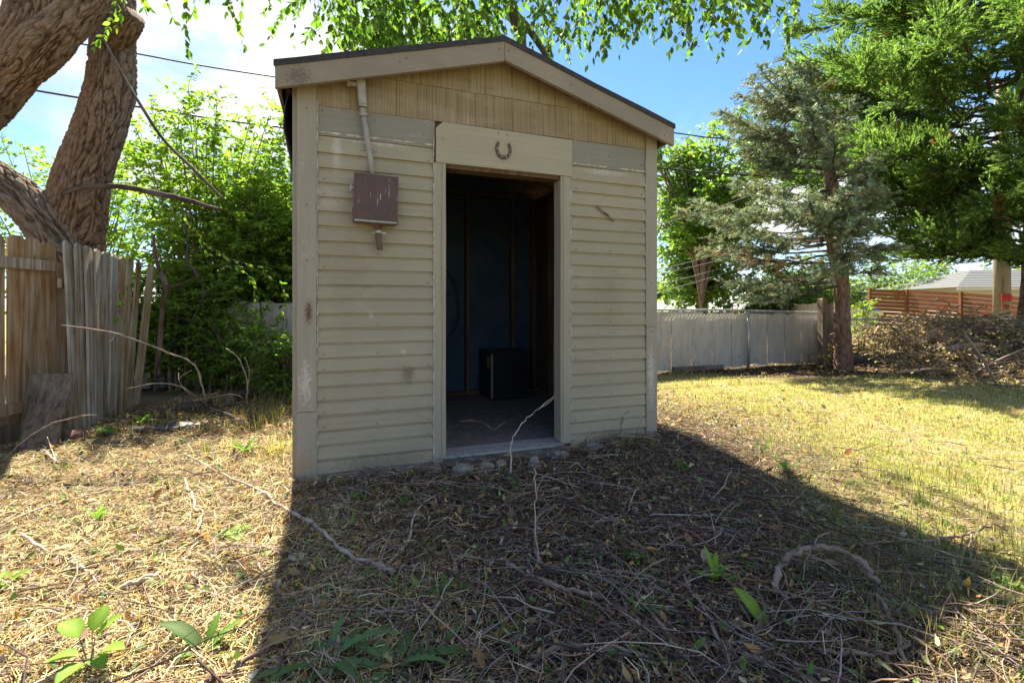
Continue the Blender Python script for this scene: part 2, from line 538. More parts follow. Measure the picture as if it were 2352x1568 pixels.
LITTER_REG = (-5.2, 4.2, 0.45, 6.0)
def blotch(x, y, f=2.2, o=0.0):
    return np.array([mnoise.noise((a * f, b * f, 11.0 + o)) + 0.5 * mnoise.noise((a * f * 2.7, b * f * 2.7, 5.0 + o)) for a, b in zip(x, y)])
notlawn = lambda x, y: 1 - 0.8 * lawn_amount(x, y)
lefty = lambda x, y: np.clip(0.25 + 1.2 * (-(x + 0.35 * y) + 0.5), 0.06, 1) * notlawn(x, y)
mid = lambda x, y: np.clip(0.35 + 0.8 * (x + 0.4 * y), 0.3, 1) * (1 - 0.88 * lawn_amount(x, y))

sc = Scatter()
twigs(sc, 24000, (0.04, 0.24), (0.0008, 0.0022), TWIG_PAL, LITTER_REG, keep=notlawn)
twigs(sc, 3600, (0.15, 0.62), (0.0016, 0.0044), TWIG_PAL[:5] + TWIG_PAL[6:], LITTER_REG, tilt=0.09, zr=(0.015, 0.055), keep=mid)
tag(sc.build('twig_litter', M_LITTER), 'broken brown twigs strewn over the ground in front of the shed', 'twigs', kind='stuff')
sc = Scatter()
ribbons(sc, 92000, (0.03, 0.17), (0.0012, 0.004), STRAW_PAL, LITTER_REG, keep=lambda x, y: lefty(x, y) * np.clip(0.72 + 0.9 * blotch(x, y), 0.25, 1))
ribbons(sc, 8000, (0.03, 0.12), (0.0012, 0.004), [(0.26, 0.19, 0.11), (0.34, 0.25, 0.14), (0.20, 0.14, 0.09)], LITTER_REG, keep=mid)
tag(sc.build('straw_litter', M_LITTER), 'pale dry straw and stalks covering the ground', 'straw', kind='stuff')
sc = Scatter()
dead_leaves(sc, 13000, (0.012, 0.038), DEAD_PAL, LITTER_REG, keep=notlawn)
dead_leaves(sc, 46000, (0.006, 0.02), [(0.13, 0.085, 0.055), (0.22, 0.15, 0.09), (0.32, 0.24, 0.15), (0.08, 0.055, 0.04), (0.40, 0.31, 0.20), (0.25, 0.13, 0.06)], LITTER_REG, keep=notlawn, zr=(0.0, 0.03), tilt=0.7)
dead_leaves(sc, 420, (0.045, 0.075), DEAD_PAL, LITTER_REG, keep=notlawn, zr=(0.02, 0.05))
dead_leaves(sc, 6500, (0.012, 0.04), [(0.52, 0.30, 0.06), (0.46, 0.25, 0.05), (0.56, 0.40, 0.12)], LITTER_REG, keep=lambda x, y: lefty(x, y) * np.clip(0.35 - 1.3 * blotch(x, y), 0.05, 1), zr=(0.01, 0.035))
dead_leaves(sc, 2600, (0.02, 0.05), GREEN_PAL, LITTER_REG, keep=notlawn)
dead_leaves(sc, 5000, (0.03, 0.07), DEAD_PAL, (0.9, 8.5, 4.2, 9.3), falloff=8, keep=lambda x, y: 0.25 + 0.75 * np.clip((y - 7.2), 0, 1) + 0.6 * np.exp(-((x - 1.7) ** 2 + (y - 4.6) ** 2) / 0.6))
dead_leaves(sc, 1800, (0.03, 0.06), DEAD_PAL, (-4.2, -1.5, 4.0, 6.5), falloff=8)
tag(sc.build('leaf_litter', M_LITTER), 'curled dead leaves scattered over the ground', 'leaves', kind='stuff')

# lawn
def grass(sc, n, region, hr, palette, keep, falloff, lean=0.5, wr=(0.002, 0.0042)):
    xy = scatter_xy(n, *region, falloff=falloff)
    xy = xy[rng.random(len(xy)) < keep(xy[:, 0], xy[:, 1])]
    n = len(xy)
    T = np.column_stack([xy, gz_arr(xy[:, 0], xy[:, 1]) - 0.004])
    h = rng.uniform(*hr, n) * rng.uniform(0.6, 1.1, n); w = rng.uniform(*wr, n) * (1 + np.linalg.norm(xy, axis=1) * 0.12)
    az = rng.uniform(0, 2 * np.pi, n); ln = np.abs(rng.normal(0, lean, n))
    M = np.zeros((n, 3, 3))
    M[:, 0, 0] = np.cos(az); M[:, 1, 0] = np.sin(az); M[:, 0, 1] = -np.sin(az); M[:, 1, 1] = np.cos(az); M[:, 2, 2] = 1
    tv = np.zeros((n, 5, 3))
    tv[:, 0, 1] = w / 2; tv[:, 1, 1] = -w / 2
    mx = np.sin(ln * 0.6) * h * 0.55; mz = np.cos(ln * 0.6) * h * 0.55
    tv[:, 2, 0] = tv[:, 3, 0] = mx; tv[:, 2, 2] = tv[:, 3, 2] = mz
    tv[:, 2, 1] = w * 0.4; tv[:, 3, 1] = -w * 0.4
    tv[:, 4, 0] = mx + np.sin(ln * 1.5) * h * 0.5; tv[:, 4, 2] = mz + np.cos(ln * 1.5) * h * 0.5
    f = np.array([(0, 1, 3), (0, 3, 2), (2, 3, 4)])
    sc.add(tv, f, M, T, pal(palette, n, 0.16))
def patchy(x, y):
    p = np.array([mnoise.noise((a * 1.3, b * 1.3, 7.0)) + 0.5 * mnoise.noise((a * 4, b * 4, 2.0)) for a, b in zip(x, y)])
    return np.clip(0.5 + 0.9 * p, 0.05, 1)
sc = Scatter()
LAWN = (1.0, 9.5, 1.6, 8.2)
grass(sc, 85000, LAWN, (0.02, 0.05), [(0.46, 0.385, 0.19), (0.55, 0.47, 0.26), (0.36, 0.30, 0.14), (0.40, 0.37, 0.15)], lambda x, y: lawn_amount(x, y) * np.clip(0.75 - 0.8 * blotch(x, y, 0.9, 3.0), 0.15, 1), 5.0, 0.9)
grass(sc, 85000, LAWN, (0.025, 0.06), [(0.22, 0.28, 0.065), (0.28, 0.33, 0.085), (0.36, 0.375, 0.125), (0.41, 0.39, 0.16)], lambda x, y: lawn_amount(x, y) * patchy(x, y), 5.0, 0.6)
grass(sc, 9000, (0.6, 3.0, 0.9, 3.2), (0.05, 0.14), [(0.22, 0.22, 0.08), (0.32, 0.28, 0.13), (0.16, 0.20, 0.06)], lambda x, y: np.clip(x - 0.35 * y - 0.3, 0, 1) * patchy(x, y), 3.0, 1.1)
tag(sc.build('lawn_grass', M_GRASS), 'short patchy yellow green lawn grass right of the shed', 'grass', kind='stuff')

# tufts of longer yellowing grass by the left corner of the shed and other places
def tuft(sc, x, y, n, rad, hr, palette, lean=0.7, wr=(0.002, 0.005)):
    xy = np.column_stack([rng.normal(x, rad, n), rng.normal(y, rad, n)])
    T = np.column_stack([xy, gz_arr(xy[:, 0], xy[:, 1]) - 0.004])
    h = rng.uniform(*hr, n); w = rng.uniform(*wr, n)
    az = rng.uniform(0, 2 * np.pi, n); ln = np.abs(rng.normal(0, lean, n))
    M = np.zeros((n, 3, 3))
    M[:, 0, 0] = np.cos(az); M[:, 1, 0] = np.sin(az); M[:, 0, 1] = -np.sin(az); M[:, 1, 1] = np.cos(az); M[:, 2, 2] = 1
    tv = np.zeros((n, 7, 3)); px = 0; pz = 0
    for i in range(3):
        ww = w * (1 - 0.2 * i)
        tv[:, 2 * i, 0] = tv[:, 2 * i + 1, 0] = px; tv[:, 2 * i, 2] = tv[:, 2 * i + 1, 2] = pz
        tv[:, 2 * i, 1] = ww / 2; tv[:, 2 * i + 1, 1] = -ww / 2
        px = px + np.sin(ln * (0.4 + 0.6 * i)) * h / 3; pz = pz + np.cos(ln * (0.4 + 0.6 * i)) * h / 3
    tv[:, 6, 0] = px; tv[:, 6, 2] = pz
    f = np.array([(0, 1, 3), (0, 3, 2), (2, 3, 5), (2, 5, 4), (4, 5, 6)])
    sc.add(tv, f, M, T, pal(palette, n, 0.18))
sc = Scatter()
for _ in range(90):
    x_, y_ = rng.uniform(-3.2, 2.6), rng.uniform(0.9, 4.6)
    a_, b_ = shed_ab(x_, y_)
    if (-0.1 < a_ < SHED_W + 0.1 and b_ > -0.12) or abs(x_) > 1.15 * y_ + 0.2: continue
    tuft(sc, x_, y_, int(rng.integers(5, 22)), 0.025, (0.03, 0.09), [(0.12, 0.22, 0.04), (0.16, 0.27, 0.05), (0.09, 0.16, 0.04)], 0.9, (0.004, 0.012))
YG = [(0.48, 0.38, 0.13), (0.40, 0.36, 0.10), (0.26, 0.30, 0.06), (0.55, 0.45, 0.2)]
for (px, py, n, r, h) in [(640, 960, 160, 0.10, (0.10, 0.28)), (600, 985, 120, 0.12, (0.08, 0.22)), (655, 1040, 110, 0.07, (0.06, 0.2)), (560, 960, 70, 0.1, (0.08, 0.2)), (610, 1060, 90, 0.1, (0.05, 0.16)), (480, 990, 60, 0.1, (0.06, 0.16)), (510, 1040, 60, 0.1, (0.05, 0.15)), (440, 965, 70, 0.12, (0.06, 0.2)), (520, 930, 90, 0.14, (0.08, 0.25)), (620, 930, 120, 0.12, (0.1, 0.3)), (350, 985, 50, 0.1, (0.06, 0.18))]:
    g = G(px, py); tuft(sc, g.x, g.y, n, r, h, YG, 0.9)
DG = [(0.30, 0.24, 0.11), (0.22, 0.19, 0.09), (0.18, 0.20, 0.07)]
for (px, py, n, r, h) in [(1210, 1150, 80, 0.07, (0.05, 0.15)), (1440, 1035, 160, 0.1, (0.05, 0.16)), (1470, 1090, 120, 0.1, (0.05, 0.14)), (1850, 1140, 130, 0.09, (0.04, 0.12)), (1760, 1120, 90, 0.1, (0.04, 0.1)), (1960, 1330, 160, 0.09, (0.05, 0.15)), (2060, 1400, 160, 0.09, (0.05, 0.15)), (1900, 1300, 140, 0.1, (0.05, 0.14)), (2150, 1480, 150, 0.1, (0.05, 0.15)), (2270, 1430, 160, 0.12, (0.04, 0.14))]:
    g = G(px, py); tuft(sc, g.x, g.y, n, r, h, DG, 1.0, (0.0012, 0.003))
tag(sc.build('long_grass_tufts', M_GRASS), 'longer yellowing grass tufts around the shed corner and shadow edge', 'grass', kind='stuff')

# ================================================================== the shed
shed = empty('garden_shed', (SX, SY, 0), STH)
tag(shed, 'small tan clapboard shed with open dark doorway and low gable roof', 'shed')

def ellipse_mask(nt, co, ca, cz, ra, rz_, nscale=18, hard=(0.45, 0.6), rough=0.7):
    """blotch with a ragged outline around (ca, cz) in shed wall coordinates"""
    s = nd(nt, 'ShaderNodeSeparateXYZ', {0: co})
    da = mth(nt, 'DIVIDE', mth(nt, 'SUBTRACT', s.outputs[0], ca), ra)
    dz = mth(nt, 'DIVIDE', mth(nt, 'SUBTRACT', s.outputs[2], cz), rz_)
    d = mth(nt, 'SQRT', mth(nt, 'ADD', mth(nt, 'MULTIPLY', da, da), mth(nt, 'MULTIPLY', dz, dz)))
    fall = mth(nt, 'SUBTRACT', 1.0, d, True)
    n = noise(nt, co, nscale * 2.2, 8, 0.75)
    v = mth(nt, 'ADD', mth(nt, 'MULTIPLY', fall, 0.75), mth(nt, 'MULTIPLY', mth(nt, 'SUBTRACT', n, 0.5), 1.9))
    v = mth(nt, 'MULTIPLY', v, ramp(nt, fall, [(0.0, 0.0), (0.25, 1.0)]))
    return ramp(nt, v, [(0.34, 0.0), (0.58, 1.0)])

def paint_mat(name, base, grain_axis='X', grain=0.35, dirt=0.25, worn=(0.37, 0.33, 0.26), worn_amt=0.3, vary=0.12, patches=(), rough=0.6):
    m, nt, b = newmat(name)
    wall = objco(nt, shed)
    loc = shifted(nt, wall)
    sc_ = {'X': (2.2, 40, 60), 'Z': (60, 40, 2.2)}[grain_axis]
    g = noise(nt, vmap(nt, loc, sc_), 1.0, 5, 0.65, 0.4)
    big = noise(nt, wall, 2.2, 4, 0.6)
    fine = noise(nt, wall, 45, 4, 0.7)
    dark = tuple(c * 0.62 for c in base)
    c = mixc(nt, ramp(nt, g, [(0.3, 0.0), (0.62, 1.0)]), tuple(c * 0.86 for c in base), base)
    c = mixc(nt, mth(nt, 'MULTIPLY', ramp(nt, big, [(0.4, 0.0), (0.75, 1.0)]), dirt), c, dark)
    w = mth(nt, 'MULTIPLY', noise(nt, wall, 6, 6, 0.7), fine)
    c = mixc(nt, mth(nt, 'MULTIPLY', ramp(nt, w, [(0.31, 0.0), (0.39, 1.0)]), worn_amt), c, worn)
    sp_ = noise(nt, vmap(nt, loc, (70, 70, 70)), 1.0, 2, 0.5)
    c = mixc(nt, mth(nt, 'MULTIPLY', ramp(nt, sp_, [(0.70, 0.0), (0.74, 1.0)]), 0.5), c, (0.10, 0.08, 0.06))
    for (ca, cz, ra, rz_, col, amt, ns) in patches:
        c = mixc(nt, mth(nt, 'MULTIPLY', ellipse_mask(nt, wall, ca, cz, ra, rz_, ns), amt), c, col)
    r = orand(nt)
    c = mixc(nt, mth(nt, 'MULTIPLY', r, vary), c, tuple(q * 0.72 for q in base))
    setcol(nt, b, c)
    nt.links.new(ramp(nt, fine, [(0.3, rough - 0.1), (0.7, rough + 0.15)]), b.inputs['Roughness'])
    b.inputs['Specular IOR Level'].default_value = 0.3
    add_bump(nt, b, mth(nt, 'ADD', g, mth(nt, 'MULTIPLY', fine, 0.5)), grain, 0.003)
    return m
WHITE_FLAKE = (0.47, 0.44, 0.38)
M_SIDING = paint_mat('tan_siding_paint', (0.345, 0.303, 0.212), 'X', 0.7, 0.5, worn_amt=0.5, vary=0.3, patches=[
    (0.235, 2.10, 0.06, 0.25, WHITE_FLAKE, 0.75, 30), (0.19, 1.80, 0.16, 0.16, (0.44, 0.40, 0.33), 0.5, 24),
    (0.42, 2.08, 0.06, 0.14, WHITE_FLAKE, 0.55, 38), (0.50, 2.2, 0.36, 0.05, WHITE_FLAKE, 0.7, 30), (2.25, 2.17, 0.4, 0.05, WHITE_FLAKE, 0.7, 30),
    (0.69, 0.64, 0.10, 0.13, (0.13, 0.085, 0.05), 0.9, 34), (0.55, 0.62, 0.42, 0.10, (0.33, 0.29, 0.23), 0.5, 34),
    (2.2, 0.66, 0.3, 0.14, (0.33, 0.29, 0.23), 0.5, 36), (0.35, 0.42, 0.2, 0.08, (0.36, 0.32, 0.26), 0.4, 36),
    (0.45, 1.05, 0.035, 0.05, WHITE_FLAKE, 0.7, 30), (0.66, 0.80, 0.03, 0.03, WHITE_FLAKE, 0.9, 30), (0.5, 0.05, 0.7, 0.16, (0.13, 0.10, 0.07), 0.5, 26), (2.27, 0.05, 0.6, 0.16, (0.13, 0.10, 0.07), 0.5, 26), (0.3, 1.35, 0.3, 0.5, (0.20, 0.17, 0.11), 0.35, 12), (2.3, 1.2, 0.3, 0.6, (0.20, 0.17, 0.11), 0.35, 12)])
M_TRIM = paint_mat('tan_trim_paint', (0.345, 0.31, 0.22), 'X', 0.35, 0.2)
M_CASING = paint_mat('casing_paint', (0.33, 0.298, 0.222), 'Z', 0.3, 0.25, worn_amt=0.5)
M_CORNER = paint_mat('corner_board_paint', (0.31, 0.283, 0.222), 'Z', 0.4, 0.35, worn=(0.40, 0.37, 0.32), worn_amt=0.7, patches=[
    (0.07, 1.07, 0.045, 0.15, (0.10, 0.035, 0.025), 0.95, 40), (0.05, 0.10, 0.12, 0.2, (0.30, 0.22, 0.13), 0.7, 16),
    (0.05, 0.62, 0.07, 0.25, (0.52, 0.49, 0.44), 0.6, 22), (2.66, 0.55, 0.06, 0.5, (0.52, 0.49, 0.45), 0.6, 22)])
M_SKIRT = paint_mat('grey_skirt_paint', (0.235, 0.222, 0.178), 'X', 0.15, 0.25, worn=(0.36, 0.33, 0.27), worn_amt=0.5)
M_RAKE = paint_mat('rake_board_paint', (0.265, 0.226, 0.17), 'X', 0.4, 0.6, worn=(0.16, 0.12, 0.09), worn_amt=0.5, patches=[
    (0.02, 2.5, 0.14, 0.12, (0.13, 0.10, 0.08), 0.85, 26), (2.7, 2.46, 0.12, 0.1, (0.28, 0.24, 0.19), 0.6, 22)])

def shake_mat():
    m, nt, b = newmat('gable_shake_paint')
    wall = objco(nt, shed)
    loc = shifted(nt, wall)
    g = noise(nt, vmap(nt, loc, (85, 10, 0.9)), 1.0, 4, 0.6, 0.15)
    g2 = noise(nt, vmap(nt, loc, (170, 10, 2.0)), 1.0, 3, 0.6)
    sp_ = nd(nt, 'ShaderNodeSeparateXYZ', {0: wall})
    c = ramp(nt, g, [(0.3, (0.12, 0.085, 0.045)), (0.5, (0.225, 0.17, 0.088)), (0.7, (0.265, 0.205, 0.115))])
    weather = mth(nt, 'MULTIPLY', ramp(nt, noise(nt, vmap(nt, wall, (1.6, 1, 5), (4, 0, 0)), 1.0, 5, 0.65), [(0.45, 0.0), (0.6, 1.0)]), ramp(nt, g2, [(0.4, 0.1), (0.6, 0.85)]))
    c = mixc(nt, weather, c, (0.35, 0.295, 0.205))
    c = mixc(nt, mth(nt, 'MULTIPLY', orand(nt), 0.2), c, (0.20, 0.15, 0.08))
    setcol(nt, b, c)
    b.inputs['Roughness'].default_value = 0.75
    add_bump(nt, b, mth(nt, 'ADD', g, mth(nt, 'MULTIPLY', g2, 0.6)), 0.7, 0.004)
    return m
M_SHAKE = shake_mat()

def caulk_mat():
    m, nt, b = newmat('flaking_caulk')
    v = objco(nt)
    c = ramp(nt, noise(nt, v, 30, 4, 0.6), [(0.35, (0.36, 0.32, 0.24)), (0.6, (0.58, 0.54, 0.47))])
    setcol(nt, b, c); b.inputs['Roughness'].default_value = 0.7
    return m
M_CAULK = caulk_mat()

def plain(name, c0, c1, scale=8, rough=0.8, bump=0.3, metallic=0.0, stretch=(1, 1, 1)):
    m, nt, b = newmat(name)
    v = vmap(nt, objco(nt), stretch)
    n = noise(nt, v, scale, 6, 0.65)
    setcol(nt, b, ramp(nt, n, [(0.32, c0), (0.68, c1)]))
    b.inputs['Roughness'].default_value = rough
    b.inputs['Metallic'].default_value = metallic
    add_bump(nt, b, n, bump, 0.005)
    return m
M_ROOFING = plain('black_roll_roofing', (0.012, 0.012, 0.014), (0.045, 0.043, 0.045), 40, 0.85, 0.5)
M_TARPAPER = plain('torn_tar_paper', (0.012, 0.011, 0.012), (0.04, 0.036, 0.036), 14, 0.6, 0.8)
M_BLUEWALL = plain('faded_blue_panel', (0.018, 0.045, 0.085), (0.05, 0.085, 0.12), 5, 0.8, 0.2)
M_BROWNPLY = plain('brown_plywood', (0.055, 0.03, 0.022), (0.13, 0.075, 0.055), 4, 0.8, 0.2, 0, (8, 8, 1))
M_DIRTFLOOR = plain('dusty_floor', (0.09, 0.075, 0.075), (0.19, 0.165, 0.16), 14, 0.95, 0.5)
M_CONCRETE = plain('old_concrete', (0.16, 0.145, 0.13), (0.31, 0.285, 0.255), 16, 0.9, 0.6)
M_SILL = plain('grey_sill', (0.20, 0.19, 0.19), (0.36, 0.35, 0.34), 20, 0.6, 0.3)

# front wall boards -------------------------------------------------
EXPO = 0.0936
def clapboard_mesh(length, warp, axis='a'):
    """lapped board: thick lower edge, tapering up behind the next one; a few mm of wave along it"""
    mb = MB(); n = 9
    ph = warp * 3.1
    rings = []
    for i in range(n):
        x = length * i / (n - 1)
        w = 0.0018 * math.sin(x * 3.2 + ph) + 0.0012 * math.sin(x * 8.7 + ph * 2)
        dz = 0.0016 * math.sin(x * 2.3 + ph * 1.7)
        rings.append([(x, -0.021 + w, 0.0 + dz), (x, -0.0195 + w, -0.0018 + dz), (x, -0.002, -0.0018 + dz), (x, -0.001, EXPO + 0.012), (x, -0.0055 + w, EXPO + 0.012), (x, -0.0075 + w, EXPO - 0.016 + dz), (x, -0.0135 + w, EXPO - 0.019 + dz)])
    for r in rings: mb.v += r
    K = 7
    for i in range(n - 1):
        for k in range(K):
            k2 = (k + 1) % K
            mb.f.append((i * K + k, i * K + k2, (i + 1) * K + k2, (i + 1) * K + k))
    mb.f.append(tuple(range(K))); mb.f.append(tuple((n - 1) * K + k for k in range(K))[::-1])
    me = mb.mesh('clapboard'); me.materials.append(M_SIDING)
    return me
for (a0, a1, z0, rows) in ((0.119, 0.868, 0.035, 23), (1.925, 2.611, 0.03, 23)):
    var = [clapboard_mesh(a1 - a0, k + a0) for k in range(4)]
    for r in range(rows):
        o = link_mesh('clapboard', var[(r * 7 + r // 3) % 4], None, shed)
        o.location = (a0, random.uniform(-0.0015, 0.001), z0 + r * EXPO + random.uniform(-0.003, 0.003))
        o.rotation_euler = (0, random.uniform(-0.0022, 0.0022), 0)
# side walls in the same boards
sidemesh = [clapboard_mesh(SHED_D - 0.02, k + 9.0) for k in range(3)]
for side in (0, 1):
    for r in range(25):
        o = link_mesh('clapboard', sidemesh[r % 3], None, shed)
        if side == 0:
            o.location = (-0.001, SHED_D - 0.01, 0.03 + r * EXPO); o.rotation_euler = (0, 0, R(-90))
        else:
            o.location = (SHED_W - 0.004, 0.01, 0.03 + r * EXPO); o.rotation_euler = (0, 0, R(90))
def spart(name, mat, *boxes, jit=0.0):
    mb = MB()
    for bx in boxes: mb.box(*bx, jit=jit)
    return mb.build(name, mat, shed)
def board_wavy(name, mat, a0, a1, b0, b1, z0, z1, vert=True, n=14, amp=0.0025, seed=0.0):
    """trim board with slightly uneven edges"""
    mb = MB()
    for i in range(n):
        t = i / (n - 1)
        e1 = amp * mnoise.noise((t * 7 + seed, 1.3, seed)); e2 = amp * mnoise.noise((t * 7 + seed, 5.3, seed)); e3 = amp * mnoise.noise((t * 4 + seed, 9.3, seed))
        if vert:
            z = z0 + (z1 - z0) * t
            mb.v += [(a0 + e1, b0 + e3, z), (a1 + e2, b0 + e3, z), (a1 + e2, b1, z), (a0 + e1, b1, z)]
        else:
            a = a0 + (a1 - a0) * t
            mb.v += [(a, b0 + e3, z0 + e1), (a, b0 + e3, z1 + e2), (a, b1, z1 + e2), (a, b1, z0 + e1)]
    for i in range(n - 1):
        for k in range(4):
            k2 = (k + 1) % 4
            mb.f.append((i * 4 + k, i * 4 + k2, (i + 1) * 4 + k2, (i + 1) * 4 + k))
    mb.f.append((3, 2, 1, 0)); mb.f.append(tuple((n - 1) * 4 + k for k in range(4)))
    return mb.build(name, mat, shed)
spart('wall_sheathing', M_FRAME, (0.02, 0.93, 0.0, 0.012, 0.03, 2.5), (1.875, 2.69, 0.0, 0.012, 0.03, 2.5), (0.93, 1.875, 0.0, 0.012, 2.125, 2.5))
board_wavy('corner_board', M_CORNER, 0.0, 0.117, -0.024, -0.002, 0.441, 2.52, seed=1)
board_wavy('corner_board', M_CORNER, -0.003, 0.118, -0.0255, -0.002, 0.0, 0.437, seed=2)
board_wavy('corner_board', M_CORNER, 2.613, 2.716, -0.024, -0.002, 0.945, 2.52, seed=3)
board_wavy('corner_board', M_CORNER, 2.614, 2.719, -0.026, -0.002, 0.01, 0.942, seed=4)
# returns of the corner boards on the side walls
spart('corner_board', M_CORNER, (2.692, 2.738, -0.0015, 0.09, 0.02, 2.5))
spart('corner_board', M_CORNER, (-0.026, -0.0005, -0.0015, 0.09, 0.02, 2.5))
board_wavy('skirt_board', M_SKIRT, 0.1185, 0.876, -0.0125, -0.001, 2.205, 2.400, vert=False, seed=5)
board_wavy('skirt_board', M_SKIRT, 1.935, 2.612, -0.0125, -0.001, 2.198, 2.392, vert=False, seed=6)
# header board with a clipped corner
hb = MB().prism([(0.882, -0.030, 2.104), (1.934, -0.030, 2.104), (1.934, -0.030, 2.384), (0.93, -0.030, 2.388), (0.882, -0.030, 2.345)], (0, 0.028, 0))
hb.build('header_board', M_TRIM, shed)
board_wavy('door_casing', M_CASING, 0.868, 0.924, -0.022, -0.002, 0.012, 2.103, seed=7)
board_wavy('door_casing', M_CASING, 1.862, 1.923, -0.022, -0.002, 0.06, 2.103, seed=8)
board_wavy('door_jamb', M_CASING, 0.925, 0.951, -0.027, 0.10, 0.066, 2.102, seed=9)
board_wavy('door_jamb', M_CASING, 1.842, 1.861, -0.018, 0.10, 0.07, 2.102, seed=10)
spart('door_head', M_FRAME, (0.952, 1.841, -0.004, 0.11, 2.078, 2.103))
# threshold, drip edge and concrete under it
spart('threshold', M_SILL, (0.926, 1.86, -0.035, 0.16, 0.045, 0.064))
spart('drip_edge', M_GALV, (0.915, 1.862, -0.041, -0.0352, 0.052, 0.067))
fo = MB()
for i in range(26):
    a = 0.06 + i * 0.1
    fo.v += [(a, -0.03 + 0.02 * mnoise.noise((a * 4, 0, 0)), -0.08), (a, -0.012 + 0.02 * mnoise.noise((a * 5, 2, 0)), 0.036 + 0.006 * mnoise.noise((a * 9, 5, 0))), (a, 0.12, 0.033)]
for i in range(25):
    fo.f += [(i * 3, (i + 1) * 3, (i + 1) * 3 + 1, i * 3 + 1), (i * 3 + 1, (i + 1) * 3 + 1, (i + 1) * 3 + 2, i * 3 + 2)]
fo.build('foundation', M_CONCRETE, shed)
# caulk beads: narrow, broken strips
def bead(a, b, z0, z1, w, seed, vert=True, gap=0.35):
    mb = MB(); t = z0
    while t < z1:
        L = random.uniform(0.03, 0.13)
        if random.random() > gap:
            m = max(3, int(L / 0.012)); base = len(mb.v)
            for i in range(m):
                tt = t + L * i / (m - 1)
                q = w * (0.45 + 0.9 * abs(mnoise.noise((tt * 40, seed, 0)))); o = 0.004 * mnoise.noise((tt * 25, seed, 3))
                if i in (0, m - 1): q *= 0.3
                for sgn, bb in ((-1, b), (0, b - 0.004), (1, b)):
                    mb.v.append((a + o + sgn * q, bb, tt) if vert else (tt, bb, a + o + sgn * q))
            for i in range(m - 1):
                for k in range(2):
                    mb.f.append((base + i * 3 + k, base + i * 3 + k + 1, base + i * 3 + 4 + k, base + i * 3 + 3 + k))
        t += L * 0.95
    return mb.build('caulk_bead', M_CAULK, shed)
bead(0.122, -0.0215, 0.06, 2.42, 0.0055, 1.0, gap=0.25)
bead(0.866, -0.0225, 0.03, 2.2, 0.006, 2.0, gap=0.15)
bead(1.927, -0.0225, 0.3, 2.2, 0.006, 3.0, gap=0.2)
bead(2.610, -0.0215, 1.5, 2.4, 0.004, 4.0, gap=0.4)
bead(2.224, -0.015, 0.13, 0.86, 0.009, 5.0, vert=False, gap=0.2)
bead(2.212, -0.015, 1.94, 2.6, 0.009, 6.0, vert=False, gap=0.1)
# white exposed end at foot of the left casing
spart('casing_foot', M_CAULK, (0.9185, 0.928, -0.0235, -0.0222, 0.02, 0.066))

# gable shakes ------------------------------------------------------
RIDGE_A, RIDGE_Z, SLOPE = 1.34, 2.965, 0.293
def roof_line(a): return RIDGE_Z - SLOPE * abs(a - RIDGE_A)
def shake_course(z0, z1, a0, a1, seed):
    rs = random.Random(seed); a = a0
    while a < a1 - 0.02:
        w = min(rs.choice((0.10, 0.14, 0.17, 0.21, 0.25)), a1 - a)
        if a1 - a - w < 0.06: w = a1 - a
        b_ = a + w - 0.002
        cuts = [a] + ([RIDGE_A] if a < RIDGE_A < b_ else []) + [b_]
        top = [(q, min(z1, roof_line(q) - 0.004)) for q in cuts]
        zb = z0 + rs.uniform(-0.0012, 0.0012)
        if max(t[1] for t in top) - zb > 0.02:
            top = [(q, max(t, zb + 0.003)) for q, t in top]
            bb = -0.016 - rs.uniform(0, 0.0018)
            lo = [(a, bb, zb), (b_, bb, zb)]
            loop = [(a, bb, zb), (b_, bb, zb)] + [(q, bb + 0.008 * (t - zb) / (z1 - z0), t) for q, t in reversed(top)]
            MB().prism(loop, (0, 0.008, 0)).build('gable_shake', M_SHAKE, shed)
        a += w
shake_course(2.394, 2.652, 0.1185, 2.612, 5)
shake_course(2.632, 3.0, 0.40, 2.28, 6)
# roof --------------------------------------------------------------
OVF, OVB = -0.155, SHED_D + 0.12
def slope_slab(name, mat, a_eave, z_off0, z_off1, b0, b1, n=10, sag=0.006, extra=0.0):
    mb = MB()
    for j, bb in enumerate((b0, b1)):
        for i in range(n + 1):
            a = RIDGE_A + (a_eave - RIDGE_A) * i / n
            w = sag * mnoise.noise((a * 2.2, bb, 3.0)) + extra * mnoise.noise((a * 9, bb, 1.0))
            mb.v += [(a, bb, roof_line(a) + z_off0 + w * 0.5), (a, bb, roof_line(a) + z_off1 + w)]
    m = (n + 1) * 2
    for i in range(n):
        p = i * 2
        mb.f += [(p, p + 1, p + 3, p + 2), (m + p, m + p + 2, m + p + 3, m + p + 1), (p, p + 2, m + p + 2, m + p), (p + 1, m + p + 1, m + p + 3, p + 3)]
    mb.f += [(0, m, m + 1, 1), (2 * n, 2 * n + 1, m + 2 * n + 1, m + 2 * n)]
    return mb.build(name, mat, shed)
